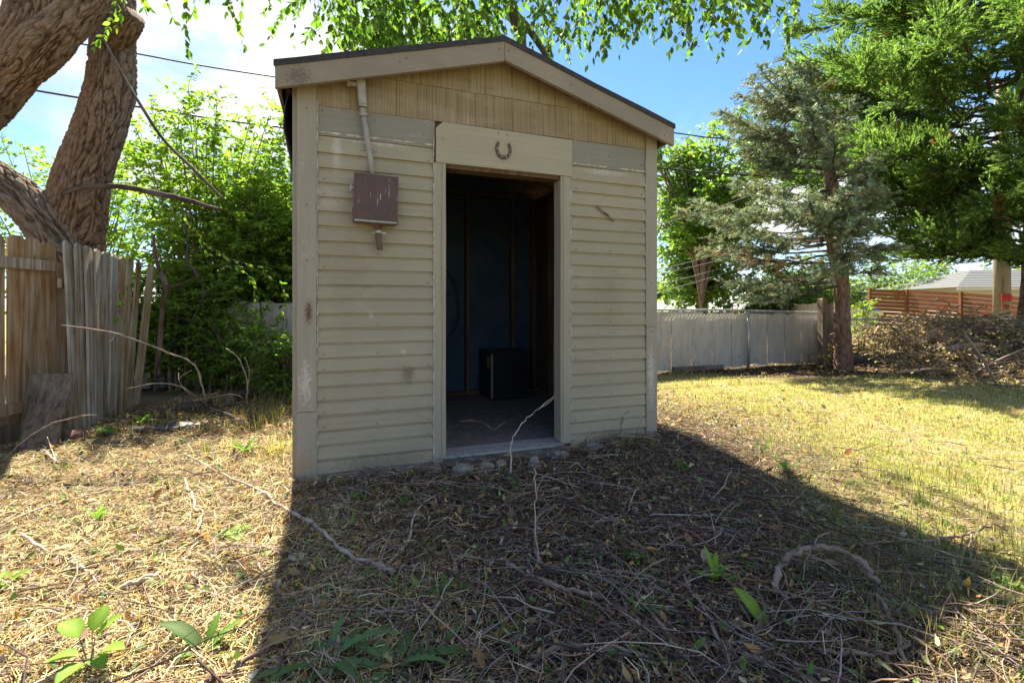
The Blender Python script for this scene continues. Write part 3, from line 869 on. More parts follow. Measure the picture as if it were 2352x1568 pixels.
for ae in (-0.105, 2.782):
    slope_slab('roof_sheathing', M_FRAME, ae, 0.0, 0.016, -0.122, OVB)
    slope_slab('roofing', M_ROOFING, ae + (-0.012 if ae < 0 else 0.012), 0.0165, 0.034, OVF - 0.008, OVB + 0.01, extra=0.004)
    # roofing lapped down over the rake board
    slope_slab('roofing_edge', M_ROOFING, ae + (-0.012 if ae < 0 else 0.012), -0.004, 0.0162, OVF - 0.008, OVF - 0.001, n=24, extra=0.006)
    sgn = -1 if ae < 0 else 1
    e2 = ae + sgn * 0.004
    a0_, a1_ = (e2, RIDGE_A - 0.0015) if ae < 0 else (RIDGE_A + 0.0015, e2)
    lp = [(a0_, OVF, roof_line(a0_) - 0.132), (a1_, OVF, roof_line(a1_) - 0.140), (a1_, OVF, roof_line(a1_) - 0.001), (a0_, OVF, roof_line(a0_) - 0.001)]
    MB().prism(lp, (0, 0.03, 0)).build('rake_board', M_RAKE, shed)
    # eave fascia running back
    MB().box(min(e2, e2 - sgn * 0.02), max(e2, e2 - sgn * 0.02), OVF + 0.0305, OVB, roof_line(e2) - 0.105, roof_line(e2) - 0.006).build('eave_fascia', M_OLDWOOD, shed)
# rafters
for bb in (0.03, 0.62, 1.2, 1.78, 2.33):
    for sgn in (-1, 1):
        ee = RIDGE_A + sgn * (RIDGE_A + 0.06)
        lp = [(RIDGE_A + sgn * 0.012, bb, roof_line(RIDGE_A) - 0.11), (ee, bb, roof_line(ee) - 0.095), (ee, bb, roof_line(ee) - 0.004), (RIDGE_A + sgn * 0.012, bb, roof_line(RIDGE_A + sgn * 0.012) - 0.004)]
        MB().prism(lp, (0, 0.038, 0)).build('rafter', M_FRAME, shed)
spart('ridge_beam', M_FRAME, (RIDGE_A - 0.0115, RIDGE_A + 0.0115, 0.02, SHED_D, 2.81, 2.955))
# inner walls
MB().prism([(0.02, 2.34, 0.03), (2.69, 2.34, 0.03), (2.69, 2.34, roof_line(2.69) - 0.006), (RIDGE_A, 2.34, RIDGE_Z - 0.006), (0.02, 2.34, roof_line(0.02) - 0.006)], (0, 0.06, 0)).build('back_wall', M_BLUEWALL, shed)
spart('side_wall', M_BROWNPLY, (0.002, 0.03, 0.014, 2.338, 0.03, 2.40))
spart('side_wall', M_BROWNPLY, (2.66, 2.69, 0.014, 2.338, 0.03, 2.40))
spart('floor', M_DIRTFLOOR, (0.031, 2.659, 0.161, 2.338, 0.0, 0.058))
spart('floor', M_DIRTFLOOR, (0.031, 2.659, 0.0125, 0.1605, 0.0, 0.044))
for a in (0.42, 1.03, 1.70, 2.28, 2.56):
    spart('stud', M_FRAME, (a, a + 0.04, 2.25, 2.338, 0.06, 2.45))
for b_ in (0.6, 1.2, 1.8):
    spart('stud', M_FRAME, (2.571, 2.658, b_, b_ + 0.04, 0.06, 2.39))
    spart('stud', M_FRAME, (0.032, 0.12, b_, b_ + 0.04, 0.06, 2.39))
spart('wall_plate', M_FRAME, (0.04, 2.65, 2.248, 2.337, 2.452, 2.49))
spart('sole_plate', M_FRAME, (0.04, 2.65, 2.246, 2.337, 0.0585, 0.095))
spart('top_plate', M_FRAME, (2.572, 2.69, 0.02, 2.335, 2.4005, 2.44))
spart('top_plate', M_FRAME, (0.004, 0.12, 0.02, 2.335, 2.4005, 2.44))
# torn tar paper hanging from the left eave
tp = MB()
tn = 16
for i in range(tn + 1):
    t = i / tn
    z = 2.50 - 0.52 * t
    wv = 0.012 * mnoise.noise((t * 5, 0.3, 1)); out = 0.035 + 0.022 * math.sin(t * 4.2) + 0.015 * t
    wid = 0.34 - 0.18 * t + 0.03 * mnoise.noise((t * 9, 4, 0))
    for k in range(6):
        q = k / 5
        tp.v.append((-out - 0.018 * math.sin(q * 5 + t * 3) + wv, 0.02 + wid * q, z - 0.05 * q * t))
for i in range(tn):
    for k in range(5):
        p = i * 6 + k
        tp.f.append((p, p + 1, p + 7, p + 6))
tpo = tp.build('torn_tar_paper', M_TARPAPER, shed, smooth=True)
so = tpo.modifiers.new('thick', 'SOLIDIFY'); so.thickness = 0.006
tag(tpo, 'black tar paper torn loose under the left eave')
# latch bar on right siding
lb = MB()
lb.tube([(2.152, -0.026, 1.890), (2.232, -0.03, 1.838), (2.312, -0.026, 1.786)], [0.008, 0.009, 0.007], 5)
lb.tube([(2.236, -0.01, 1.836), (2.236, -0.04, 1.836)], 0.006, 6)
lb.build('latch_bar', M_STICK, shed)
# nails
nm = MB().tube([(0, 0, 0), (0, -0.004, 0)], [0.0045, 0.004], 6).mesh('nail_head'); nm.materials.append(M_RUSTSTEEL)
nails = [(0.055, -0.0255, 2.36), (0.058, -0.0255, 1.75), (0.06, -0.0255, 1.4), (0.075, -0.0255, 0.62), (0.15, -0.0125, 2.36), (0.475, -0.0125, 2.345), (0.80, -0.0125, 2.29), (2.27, -0.0125, 2.30), (2.57, -0.0125, 2.26), (2.66, -0.0255, 2.0), (2.665, -0.0255, 1.3), (2.665, -0.0275, 0.90), (2.665, -0.0275, 0.6), (2.665, -0.0275, 0.42), (1.335, -0.031, 2.36), (1.405, -0.031, 2.355), (0.93, -0.031, 2.27), (1.30, OVF - 0.001, 2.90), (1.37, OVF - 0.001, 2.90), (0.62, OVF - 0.001, 2.69), (0.66, OVF - 0.001, 2.72), (1.86, OVF - 0.001, 2.74), (2.69, OVF - 0.001, 2.47), (0.05, OVF - 0.001, 2.51), (2.02, -0.02, 2.55), (2.43, -0.02, 2.45)]
nails += [(a_, -0.0225, 0.05 + r_ * EXPO) for r_ in range(23) for a_ in (0.16, 0.49, 0.83, 1.97, 2.28, 2.57) if random.random() < 0.3]
for (a, b_, z) in nails:
    o = link_mesh('nail_head', nm, None, shed); o.location = (a, b_ + 0.0005, z)

# ------------------------------------------------------------------ things on and in the shed
def at_shed(a, b, z):
    return (SX + SC * a - SS * b, SY + SS * a + SC * b, z)
# horseshoe, nailed open end up
hs = empty('horseshoe', at_shed(1.374, -0.031, 2.25), STH)
tag(hs, 'rusty horseshoe nailed open end up on the header above the doorway', 'horseshoe')
loop_o, loop_i = [], []
for i in range(25):
    t = -1.18 + 2.36 * i / 24
    ang = -math.pi / 2 + t * 1.9
    ro, ri = 0.062, 0.043
    k = 1.0 if abs(t) < 0.8 else 1.0 - (abs(t) - 0.8) * 0.25
    squeeze = 1.25
    loop_o.append((math.cos(ang) * ro * k, 0, math.sin(ang) * ro * squeeze)); loop_i.append((math.cos(ang) * ri * k, 0, math.sin(ang) * ri * squeeze + 0.002))
mb = MB()
for o_, i_ in zip(loop_o, loop_i):
    mb.v += [(o_[0], -0.011, o_[2]), (i_[0], -0.009, i_[2]), (i_[0], 0, i_[2]), (o_[0], 0, o_[2])]
for i in range(24):
    for k in range(4):
        k2 = (k + 1) % 4
        mb.f.append((i * 4 + k, i * 4 + k2, (i + 1) * 4 + k2, (i + 1) * 4 + k))
mb.f += [(3, 2, 1, 0), (96, 97, 98, 99)]
mb.build('shoe', M_RUSTSTEEL, hs)
nh = MB().box(-0.003, 0.003, -0.0135, -0.010, -0.004, 0.004).mesh('nail'); nh.materials.append(M_GALV)
for i in (4, 7, 10, 14, 17, 20):
    p = (Vector(loop_o[i]) + Vector(loop_i[i])) / 2
    o = link_mesh('nail', nh, None, hs); o.location = p

# electrical box and conduit
def box_paint():
    m, nt, b = newmat('maroon_enamel')
    co = objco(nt)
    n = noise(nt, co, 9, 5, 0.6)
    c = ramp(nt, n, [(0.3, (0.055, 0.026, 0.020)), (0.7, (0.085, 0.042, 0.033))])
    dr = mth(nt, 'ADD', mth(nt, 'MULTIPLY', noise(nt, vmap(nt, co, (95, 1, 10), (0.7, 0, 0.4)), 1.0, 3, 0.6), 0.7), mth(nt, 'MULTIPLY', noise(nt, co, 7, 2, 0.5), 0.3))
    c = mixc(nt, ramp(nt, dr, [(0.615, 0.0), (0.65, 0.6)]), c, (0.60, 0.57, 0.52))
    setcol(nt, b, c); b.inputs['Roughness'].default_value = 0.5
    add_bump(nt, b, n, 0.15, 0.002)
    return m
M_MAROON = box_paint()
M_PIPE = plain('grey_painted_conduit', (0.235, 0.215, 0.19), (0.31, 0.29, 0.26), 18, 0.55, 0.2)
M_BROWNPIPE = plain('brown_painted_fitting', (0.07, 0.038, 0.025), (0.15, 0.085, 0.055), 30, 0.6, 0.4)
eb = empty('electrical_box', at_shed(0.475, -0.02, 1.8), STH)
tag(eb, 'maroon paint spattered electrical box with grey conduit on the shed wall', 'electrical box')
mb = MB()
W2, HH, DD = 0.133, 0.150, 0.085
mb.box(-W2, W2, -DD, 0.0, -HH, HH)
enc = mb.build('enclosure', M_MAROON, eb)
enc.rotation_euler = (0, R(1.2), 0)
lid = MB()
lid.box(-W2 - 0.005, W2 + 0.005, -DD - 0.012, -DD - 0.0005, -HH - 0.004, HH + 0.006)
lid.box(-W2 - 0.008, W2 + 0.008, -DD - 0.030, -DD - 0.0125, -HH - 0.012, -HH + 0.012)
lid.build('lid', M_MAROON, enc)
MB().tube([(-W2 + 0.002, -DD - 0.031, -HH), (W2 - 0.002, -DD - 0.031, -HH)], 0.0065, 8).build('lid_lip', M_GALV, enc)
mb = MB(); mb.tube([(-W2 - 0.028, -0.05, 0.07), (-W2, -0.05, 0.07)], 0.012, 8); mb.tube([(-W2 - 0.02, -0.05, 0.045), (-W2 - 0.02, -0.05, 0.085)], 0.008, 8)
mb.build('hasp', M_GALV, enc)
for (x, z) in ((-W2 + 0.012, HH - 0.01), (W2 - 0.012, HH - 0.01), (W2 - 0.012, -HH + 0.03)):
    MB().tube([(x, -DD - 0.0125, z), (x, -DD - 0.016, z)], 0.006, 8).build('screw', M_RUSTSTEEL, enc)
MB().box(-W2 - 0.0075, -W2 - 0.0055, -DD - 0.012, -0.02, -0.11, -0.06).build('hinge', M_RUSTSTEEL, enc)
# conduit: from the box up to the fitting under the eave
def ebp(a, b, z): return (a - 0.475, b + 0.02, z - 1.8)
MB().tube([ebp(0.458, -0.05, 1.94), ebp(0.446, -0.05, 2.06), ebp(0.42, -0.048, 2.22), ebp(0.398, -0.05, 2.37)], 0.0185, 12).build('conduit', M_PIPE, eb, smooth=True)
mb = MB(); mb.tube([ebp(0.401, -0.05, 2.345), ebp(0.398, -0.05, 2.37)], 0.026, 12); mb.tube([ebp(0.398, -0.05, 2.37), ebp(0.396, -0.05, 2.395)], 0.022, 12)
mb.build('conduit_nut', M_PIPE, eb)
fit = MB()
fit.prism([ebp(0.372, -0.085, 2.40), ebp(0.42, -0.085, 2.40), ebp(0.408, -0.085, 2.585), ebp(0.352, -0.085, 2.585)], (0, 0.06, 0))
fit.prism([ebp(0.376, -0.091, 2.415), ebp(0.416, -0.091, 2.415), ebp(0.405, -0.091, 2.57), ebp(0.357, -0.091, 2.57)], (0, 0.0055, 0))
fit.build('elbow_fitting', M_PIPE, eb)
mb = MB(); mb.tube([ebp(0.36, -0.06, 2.545), ebp(0.315, -0.06, 2.545)], 0.018, 10); mb.tube([ebp(0.318, -0.06, 2.545), ebp(0.298, -0.06, 2.545)], 0.024, 10)
mb.build('conduit_stub', M_PIPE, eb)
cl_ = MB(); cl_.prism([ebp(0.385, -0.024, 2.13), ebp(0.49, -0.024, 2.13), ebp(0.49, -0.024, 2.155), ebp(0.385, -0.024, 2.155)], (0, 0.006, 0)); cl_.tube([ebp(0.438, -0.049, 2.131), ebp(0.434, -0.049, 2.155)], 0.0215, 12)
cl_.build('conduit_strap', M_PIPE, eb)
# lower hub and drooping pipe nipple
mb = MB(); mb.tube([ebp(0.492, -0.06, 1.655), ebp(0.492, -0.06, 1.625)], [0.05, 0.026], 12); mb.tube([ebp(0.492, -0.06, 1.626), ebp(0.494, -0.06, 1.57)], 0.019, 12)
mb.tube([ebp(0.494, -0.06, 1.57), ebp(0.497, -0.062, 1.515), ebp(0.501, -0.064, 1.50)], [0.022, 0.017, 0.02], 12); mb.tube([ebp(0.501, -0.064, 1.50), ebp(0.503, -0.064, 1.478)], 0.019, 12)
mb.build('pipe_nipple', M_BROWNPIPE, eb, smooth=False)
mb = MB(); mb.tube([ebp(0.493, -0.06, 1.603), ebp(0.4935, -0.06, 1.588)], 0.0235, 12); mb.box(*(lambda p, q: (p[0], q[0], p[1], q[1], p[2], q[2]))(ebp(0.455, -0.022, 1.589), ebp(0.545, -0.016, 1.602)))
mb.build('pipe_clamp', M_GALV, eb)

# small black refrigerator in the back of the shed
M_BLACK = plain('black_appliance', (0.008, 0.008, 0.010), (0.018, 0.018, 0.022), 5, 0.35, 0.05)
M_SILVER = plain('brushed_trim', (0.45, 0.46, 0.48), (0.6, 0.61, 0.63), 60, 0.3, 0.05, 0.9)
fr = empty('mini_refrigerator', at_shed(1.86, 1.75, 0.059), STH)
tag(fr, 'small black refrigerator standing inside the dark shed', 'refrigerator')
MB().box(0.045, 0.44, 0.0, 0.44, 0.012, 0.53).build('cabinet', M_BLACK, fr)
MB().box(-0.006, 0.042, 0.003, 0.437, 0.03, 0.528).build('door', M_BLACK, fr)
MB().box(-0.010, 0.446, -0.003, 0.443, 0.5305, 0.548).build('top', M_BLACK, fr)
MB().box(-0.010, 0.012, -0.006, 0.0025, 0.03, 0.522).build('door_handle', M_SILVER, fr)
M_STICKER = plain('yellow_sticker', (0.32, 0.27, 0.10), (0.42, 0.36, 0.16), 12, 0.6, 0.02)
MB().box(-0.0075, -0.0062, 0.05, 0.16, 0.36, 0.49).build('sticker', M_STICKER, fr)
for (x, y) in ((0.03, 0.03), (0.41, 0.03), (0.03, 0.41), (0.41, 0.41)):
    MB().tube([(x, y, -0.0005), (x, y, 0.0115)], 0.012, 8).build('foot', M_BLACK, fr)
# coil of hose hung on the back wall
hp = []
for i in range(41):
    t = i / 40 * 2 * math.pi * 1.0
    hp.append(at_shed(1.42 + 0.19 * math.sin(t), 2.235 - 0.012 * i / 40, 1.15 + 0.40 * math.cos(t) - 0.06 * math.sin(t)))
tag(MB().tube(hp, 0.009, 7).build('hanging_hose', M_CABLE, smooth=True), 'dark hose loop hanging on the blue back wall inside the shed', 'hose')

# ------------------------------------------------------------------ stones under the threshold
def stone_mat(name, c0, c1):
    return plain(name, c0, c1, 14, 0.9, 0.5)
M_ST = [stone_mat('river_stone_tan', (0.15, 0.115, 0.085), (0.29, 0.235, 0.18)), stone_mat('river_stone_grey', (0.14, 0.125, 0.11), (0.26, 0.24, 0.215))]
def rock(name, loc, dims, seed, mat, rz=0.0, amp=0.18):
    import bmesh
    bm = bmesh.new(); bmesh.ops.create_icosphere(bm, subdivisions=3, radius=1.0)
    for v in bm.verts:
        n = v.co.normalized()
        k = 1 + amp * mnoise.noise(n * 1.3 + Vector((seed, 0, 0))) + amp * 0.3 * mnoise.noise(n * 4 + Vector((seed, 3, 0)))
        v.co = Vector((n.x * dims[0] * k, n.y * dims[1] * k, n.z * dims[2] * k))
    me = bpy.data.meshes.new(name); bm.to_mesh(me); bm.free()
    me.polygons.foreach_set('use_smooth', [True] * len(me.polygons))
    o = link_mesh(name, me, mat); o.location = loc; o.rotation_euler = (0, 0, rz)
    return o
for (px, py, w, h, seed, mi, lab) in [
    (1061, 1074, 0.075, 0.05, 1.0, 1, 'broad grey river stone under the left half of the threshold'),
    (1115, 1066, 0.060, 0.042, 2.0, 0, 'tan river stone second from the left under the threshold'),
    (998, 1070, 0.052, 0.034, 3.0, 0, 'reddish tan stone under the left door casing'),
    (1150, 1062, 0.045, 0.04, 4.0, 0, 'small tan stone below the middle of the threshold'),
    (1227, 1062, 0.045, 0.065, 5.0, 1, 'upright rounded stone half buried before the doorway'),
    (1362, 1022, 0.095, 0.055, 6.0, 1, 'large pale stone below the right hand siding'),
    (1282, 1036, 0.09, 0.03, 7.0, 1, 'flat grey stone at the right end of the threshold')]:
    g = G(px, py + 12); a, b_ = shed_ab(g.x, g.y)
    b_ = min(b_, -0.10)
    q = at_shed(a, b_, 0.015)
    tag(rock('stone', q, (w, w * 0.7, h), seed, M_ST[mi], STH), lab, 'stone', 'stones along the shed foot')

# ================================================================== trees
def bark_mat(name, deep, mid_, high, stretch=1.0, bump=1.0):
    m, nt, b = newmat(name)
    v = nd(nt, 'ShaderNodeAttribute', attribute_name='bark').outputs['Vector']
    n1 = noise(nt, v, 16 * stretch, 7, 0.7, 1.5)
    n2 = noise(nt, v, 48 * stretch, 5, 0.65, 0.8)
    big = noise(nt, v, 1.6, 3, 0.6)
    h = nd(nt, 'ShaderNodeAttribute', attribute_name='ridge').outputs['Fac']
    t = mth(nt, 'ADD', mth(nt, 'MULTIPLY', h, 0.42), mth(nt, 'MULTIPLY', mth(nt, 'ADD', mth(nt, 'MULTIPLY', n1, 0.6), mth(nt, 'MULTIPLY', n2, 0.4)), 0.6))
    c = ramp(nt, t, [(0.30, deep), (0.49, mid_), (0.72, high)])
    c = mixc(nt, mth(nt, 'MULTIPLY', ramp(nt, big, [(0.45, 0.0), (0.7, 1.0)]), 0.45), c, mixc(nt, 1.0, c, (1.25, 0.8, 0.5), 'MULTIPLY'))
    setcol(nt, b, c)
    b.inputs['Roughness'].default_value = 0.9
    b.inputs['Specular IOR Level'].default_value = 0.15
    add_bump(nt, b, mth(nt, 'ADD', n1, mth(nt, 'MULTIPLY', n2, 0.7)), bump, 0.035)
    return m
M_BARK = bark_mat('furrowed_bark', (0.042, 0.027, 0.017), (0.15, 0.105, 0.071), (0.28, 0.217, 0.163))
M_PINEBARK = bark_mat('spruce_bark', (0.05, 0.03, 0.022), (0.15, 0.095, 0.070), (0.25, 0.175, 0.135), 1.6, 0.7)
M_GREYBARK = bark_mat('grey_bark', (0.025, 0.018, 0.013), (0.07, 0.052, 0.04), (0.14, 0.112, 0.09), 1.5, 0.6)

def bark_limb(name, pts, mat, parent, sides=40, amp=0.03, step=0.04, freq=5.0, flare=None, cap_end=True, lump=0.035):
    """pts: (x, y, z, r) control points. Surface displaced into braided ridges running along the limb."""
    q = spline(pts, 12)
    # resample evenly
    L = [0.0]
    for i in range(1, len(q)):
        L.append(L[-1] + float(np.linalg.norm(q[i][:3] - q[i - 1][:3])))
    n = max(4, int(L[-1] / step))
    s = np.linspace(0, L[-1], n)
    arr = np.array(q)
    path = np.stack([np.interp(s, L, arr[:, k]) for k in range(4)], 1)
    mb = MB(); bark = []; ridge = []
    u = None
    so = random.uniform(0, 50)
    for i in range(n):
        p = Vector(path[i, :3]); r = path[i, 3]
        t = (Vector(path[min(i + 1, n - 1), :3]) - Vector(path[max(i - 1, 0), :3])).normalized()
        if u is None:
            ref = Vector((0, 0, 1)) if abs(t.z) < 0.9 else Vector((1, 0, 0))
            u = t.cross(ref).normalized()
        u = (u - t * u.dot(t)).normalized(); w = t.cross(u)
        for k in range(sides):
            a = 2 * math.pi * k / sides
            ca, sa = math.cos(a), math.sin(a)
            cvec = Vector((ca * r, sa * r, s[i] * 0.21 + so))
            warp = mnoise.noise(cvec * 3.4) * 0.6 + 0.25 * mnoise.noise(cvec * 9.0)
            c2 = Vector((cvec.x + warp * 0.22, cvec.y - warp * 0.18, cvec.z + warp * 0.1))
            n1 = 1 - min(1, abs(mnoise.noise(c2 * freq)) * 4.2)
            n2 = 1 - min(1, abs(mnoise.noise(Vector((c2.x, c2.y, s[i] * 0.55 + warp * 0.2)) * freq * 1.1 + Vector((7, 3, 1)))) * 4.5)
            hgt = 1 - (0.6 * n1 + 0.4 * n2) + 0.16 * mnoise.noise(c2 * freq * 5.0)     # 0 in furrows, 1 on plates
            big = mnoise.noise(cvec * 1.2 + Vector((0, 0, 9)))
            rr = r * (1 + lump * big * 2) + amp * (hgt - 0.55)
            mb.v.append(tuple(p + (u * ca + w * sa) * rr))
            bark.append((ca * r, sa * r, s[i] * 0.17 + so)); ridge.append(hgt)
    for i in range(n - 1):
        for k in range(sides):
            k2 = (k + 1) % sides
            mb.f.append((i * sides + k, i * sides + k2, (i + 1) * sides + k2, (i + 1) * sides + k))
    if cap_end:
        mb.f.append(tuple((n - 1) * sides + k for k in range(sides)))
    me = mb.mesh(name, smooth=True)
    at = me.attributes.new('bark', 'FLOAT_VECTOR', 'POINT'); at.data.foreach_set('vector', np.array(bark, dtype=np.float32).ravel())
    at = me.attributes.new('ridge', 'FLOAT', 'POINT'); at.data.foreach_set('value', np.array(ridge, dtype=np.float32))
    return link_mesh(name, me, mat, parent)
def PR(x, y, Y, rpx):
    p = P(x, y, Y)
    ob = 1.13 * math.sqrt(1 + ((x - CX) / FP) ** 2)
    return (p.x, p.y, p.z, rpx / FP * Y / ob)

ot = empty('old_tree', (-4.8, 5.05, 0))
tag(ot, 'massive old tree with deeply furrowed forking trunk behind the leaning fence', 'tree')
ot.matrix_world = Matrix.Identity(4); ot.location = (0, 0, 0)
bark_limb('trunk', [(-4.75, 5.1, -0.1, 0.42), (-4.72, 5.1, 0.8, 0.35), PR(158, 590, 5.1, 92), PR(170, 500, 5.1, 84), PR(190, 400, 5.1, 74), PR(226, 300, 5.1, 67), PR(254, 200, 5.15, 64), PR(258, 110, 5.2, 58), PR(262, 40, 5.25, 54), PR(262, -60, 5.3, 52), PR(255, -200, 5.3, 48)], M_BARK, ot, 240, 0.042, 0.018, 23.0)
bark_limb('limb_stub', [PR(262, 90, 5.1, 42), PR(290, 60, 5.0, 38), PR(310, 38, 4.95, 28)], M_BARK, ot, 120, 0.03, 0.018, 23.0)
bark_limb('limb', [PR(185, 700, 5.15, 40), PR(172, 620, 5.05, 62), PR(110, 520, 4.9, 66), PR(50, 455, 4.85, 64), PR(-20, 405, 4.85, 62), PR(-110, 350, 4.85, 66), PR(-220, 300, 4.9, 70)], M_BARK, ot, 200, 0.042, 0.018, 23.0)
bark_limb('limb', [PR(-190, 420, 4.75, 90), PR(-110, 310, 4.7, 90), PR(-25, 205, 4.65, 92), PR(42, 118, 4.65, 84), PR(72, 40, 4.7, 72), PR(70, -70, 4.75, 68), PR(50, -220, 4.8, 60)], M_BARK, ot, 240, 0.042, 0.018, 23.0)
bark_limb('limb', [PR(10, 190, 4.65, 60), PR(85, 118, 4.6, 70), PR(148, 60, 4.6, 58), PR(203, 0, 4.62, 50), PR(250, -80, 4.65, 48), PR(300, -200, 4.7, 40)], M_BARK, ot, 200, 0.04, 0.018, 23.0)
bark_limb('dead_branch', [PR(150, 440, 4.75, 9), PR(180, 432, 4.7, 9), PR(235, 427, 4.65, 8.5), PR(300, 432, 4.6, 9), PR(370, 446, 4.55, 8.5), PR(440, 463, 4.5, 7), PR(505, 481, 4.45, 4)], M_GREYBARK, ot, 14, 0.012, 0.02, 9.0)
bark_limb('hanging_stick', [PR(235, 85, 4.4, 2.5), PR(275, 160, 4.4, 3), PR(322, 240, 4.35, 4.5), PR(375, 320, 4.35, 5), PR(440, 385, 4.3, 5), PR(515, 460, 4.3, 3.5)], M_GREYBARK, ot, 8, 0.003, 0.04, 9.0)

# ---- leaves along twigs
class Foliage:
    def __init__(s):
        s.p = []; s.d = []; s.n = []; s.L = []; s.c = []
        s.wood = MB()
    def leaf(s, p, d, n, L, c):
        s.p.append(p); s.d.append(d); s.n.append(n); s.L.append(L); s.c.append(c)
    def build(s, name, parent, mat, big=False, wood_name=None, wood_mat_=None):
        p = np.array(s.p); L = np.array(s.L)
        sc = Scatter()
        M = frames(np.array(s.d), np.array(s.n))
        tv, tf = (LEAF if big else (DIAM_V, DIAM_F))
        sc.add(tv[None] * L[:, None, None], tf, M, p, np.array(s.c))
        o = sc.build(name, mat, parent)
        if wood_name and s.wood.v:
            s.wood.build(wood_name, wood_mat_, parent)
        return o
LG = [(0.11, 0.20, 0.025), (0.16, 0.27, 0.035), (0.085, 0.16, 0.02), (0.20, 0.31, 0.05)]
DKG = [(0.07, 0.13, 0.025), (0.095, 0.17, 0.03), (0.12, 0.20, 0.035)]
def twig_with_leaves(fo, path, leafL, palette, rs, spacing=0.6, droop=0.5, r=0.0025, clump=2, wood=True, rgrow=True):
    """alternate leaves along path (list of Vectors)"""
    path = [Vector(p) for p in path]
    if wood:
        n = len(path)
        fo.wood.tube(path, [r * (1 - 0.7 * i / (n - 1)) for i in range(n)], 4, cap=False)
    side = 1
    for i in range(len(path) - 1):
        seg = path[i + 1] - path[i]; SL = seg.length
        if SL < 1e-5: continue
        k = max(1, int(SL / (leafL * spacing)))
        t = seg.normalized()
        for j in range(k):
            p = path[i] + seg * ((j + rs.random()) / k)
            for _ in range(clump if rs.random() < 0.6 else 1):
                side = -side
                lat = t.cross(Vector((rs.gauss(0, 0.4), rs.gauss(0, 0.4), 1))).normalized() * side
                d = t * 0.6 + lat * 0.8 + Vector((rs.gauss(0, 0.3), rs.gauss(0, 0.3), rs.gauss(0, 0.3) - droop))
                nn = Vector((rs.gauss(0, 0.6), rs.gauss(0, 0.6), 1.0))
                c = rs.choice(palette); f = max(0.5, rs.gauss(1, 0.2))
                fo.leaf(tuple(p), tuple(d), tuple(nn), leafL * rs.uniform(0.6, 1.15), (c[0] * f * rs.uniform(0.85, 1.25), c[1] * f, c[2] * f))

def wander(p, d, length, n, rs, droop=0.0, jitter=0.15, up=0.0):
    p = Vector(p); d = Vector(d).normalized(); out = [p.copy()]
    for i in range(n):
        d = (d + Vector((rs.gauss(0, jitter), rs.gauss(0, jitter), rs.gauss(0, jitter) - droop + up))).normalized()
        p = p + d * (length / n); out.append(p.copy())
    return out

# hanging twigs in front at the top left (old tree) and leaves by the trunk
rs = random.Random(3)
fo = Foliage()
for (x0, y0, x1, y1, Y) in [(540, -40, 520, 30, 3.0), (430, -30, 428, 128, 3.0), (520, -40, 565, 118, 3.0), (545, -40, 552, 60, 3.1), (310, -20, 345, 18, 3.2), (350, -30, 330, 25, 3.2), (275, -20, 215, 110, 3.4), (285, -30, 265, 70, 3.4), (400, -40, 405, 60, 3.2), (610, -40, 625, 22, 3.4), (500, -40, 480, 10, 3.3), (445, -40, 440, 40, 3.1)]:
    a = P(x0, y0, Y); b = P(x1, y1, Y + rs.uniform(-0.1, 0.1))
    m1 = (a + b) / 2 + Vector((rs.uniform(-0.05, 0.05), rs.uniform(-0.05, 0.05), 0))
    twig_with_leaves(fo, [Vector(q) for q in spline([a, m1, b], 4)], 0.058, LG, rs, 0.42, 0.7, 0.0016)
fo.build('hanging_leaves', ot, M_LEAF, True, 'twigs', M_STICK)

# ---- elm behind the shed whose crown hangs over the roof
elm = empty('elm_tree')
tag(elm, 'leafy elm growing behind the shed with branches hanging over its roof', 'tree')
bark_limb('trunk', [(0.25, 7.0, -0.1, 0.16), (0.2, 6.9, 2.4, 0.13), PR(1198, 100, 6.6, 13), PR(1188, 60, 6.5, 14), PR(1172, 10, 6.4, 15), PR(1155, -70, 6.3, 14), PR(1150, -200, 6.2, 12)], M_GREYBARK, elm, 24, 0.012, 0.05, 16.0)
bark_limb('branch', [PR(1172, 20, 6.4, 10), PR(1210, 62, 6.35, 9), PR(1240, 105, 6.3, 8), PR(1270, 152, 6.25, 6)], M_GREYBARK, elm, 14, 0.006, 0.05, 16.0)
bark_limb('branch', [PR(1150, -60, 6.2, 8), PR(1000, -80, 5.6, 6), PR(820, -60, 5.2, 4), PR(730, -20, 5.0, 2.5)], M_GREYBARK, elm, 8, 0.004, 0.08)
bark_limb('branch', [PR(1150, -80, 6.2, 8), PR(1350, -120, 5.4, 6), PR(1550, -100, 4.9, 5), PR(1760, -60, 4.6, 3)], M_GREYBARK, elm, 8, 0.004, 0.08)
fo = Foliage(); rs = random.Random(21)
def droop_cluster(x, y, Y, n, length, leafL, palette, spread=0.25, spacing=0.5, r=0.002):
    for _ in range(n):
        p = P(x + rs.gauss(0, spread * 200), y + rs.gauss(0, 14), Y + rs.gauss(0, 0.28))
        d = Vector((rs.gauss(0, 0.55), rs.gauss(0, 0.4), -0.6 + rs.gauss(0, 0.3)))
        twig_with_leaves(fo, wander(p, d, length * rs.uniform(0.5, 1.1), 6, rs, 0.16, 0.14), leafL, palette, rs, spacing, 0.6, r)
MG = [(0.085, 0.165, 0.03), (0.115, 0.21, 0.035), (0.06, 0.12, 0.022), (0.15, 0.25, 0.045)]
for x in range(705, 760, 18): droop_cluster(x, -30, 4.9, 3, 0.75, 0.075, MG, 0.06, 0.75)
for x in range(770, 1130, 24): droop_cluster(x, -20, 5.1, 5, 0.72, 0.095, MG, 0.12, 0.36)
for x in range(780, 1110, 26): droop_cluster(x, 30, 5.6, 5, 0.5, 0.09, MG, 0.12, 0.36)
for x in range(790, 1120, 22): droop_cluster(x, 55, 6.0, 6, 0.4, 0.1, DKG, 0.1, 0.4)
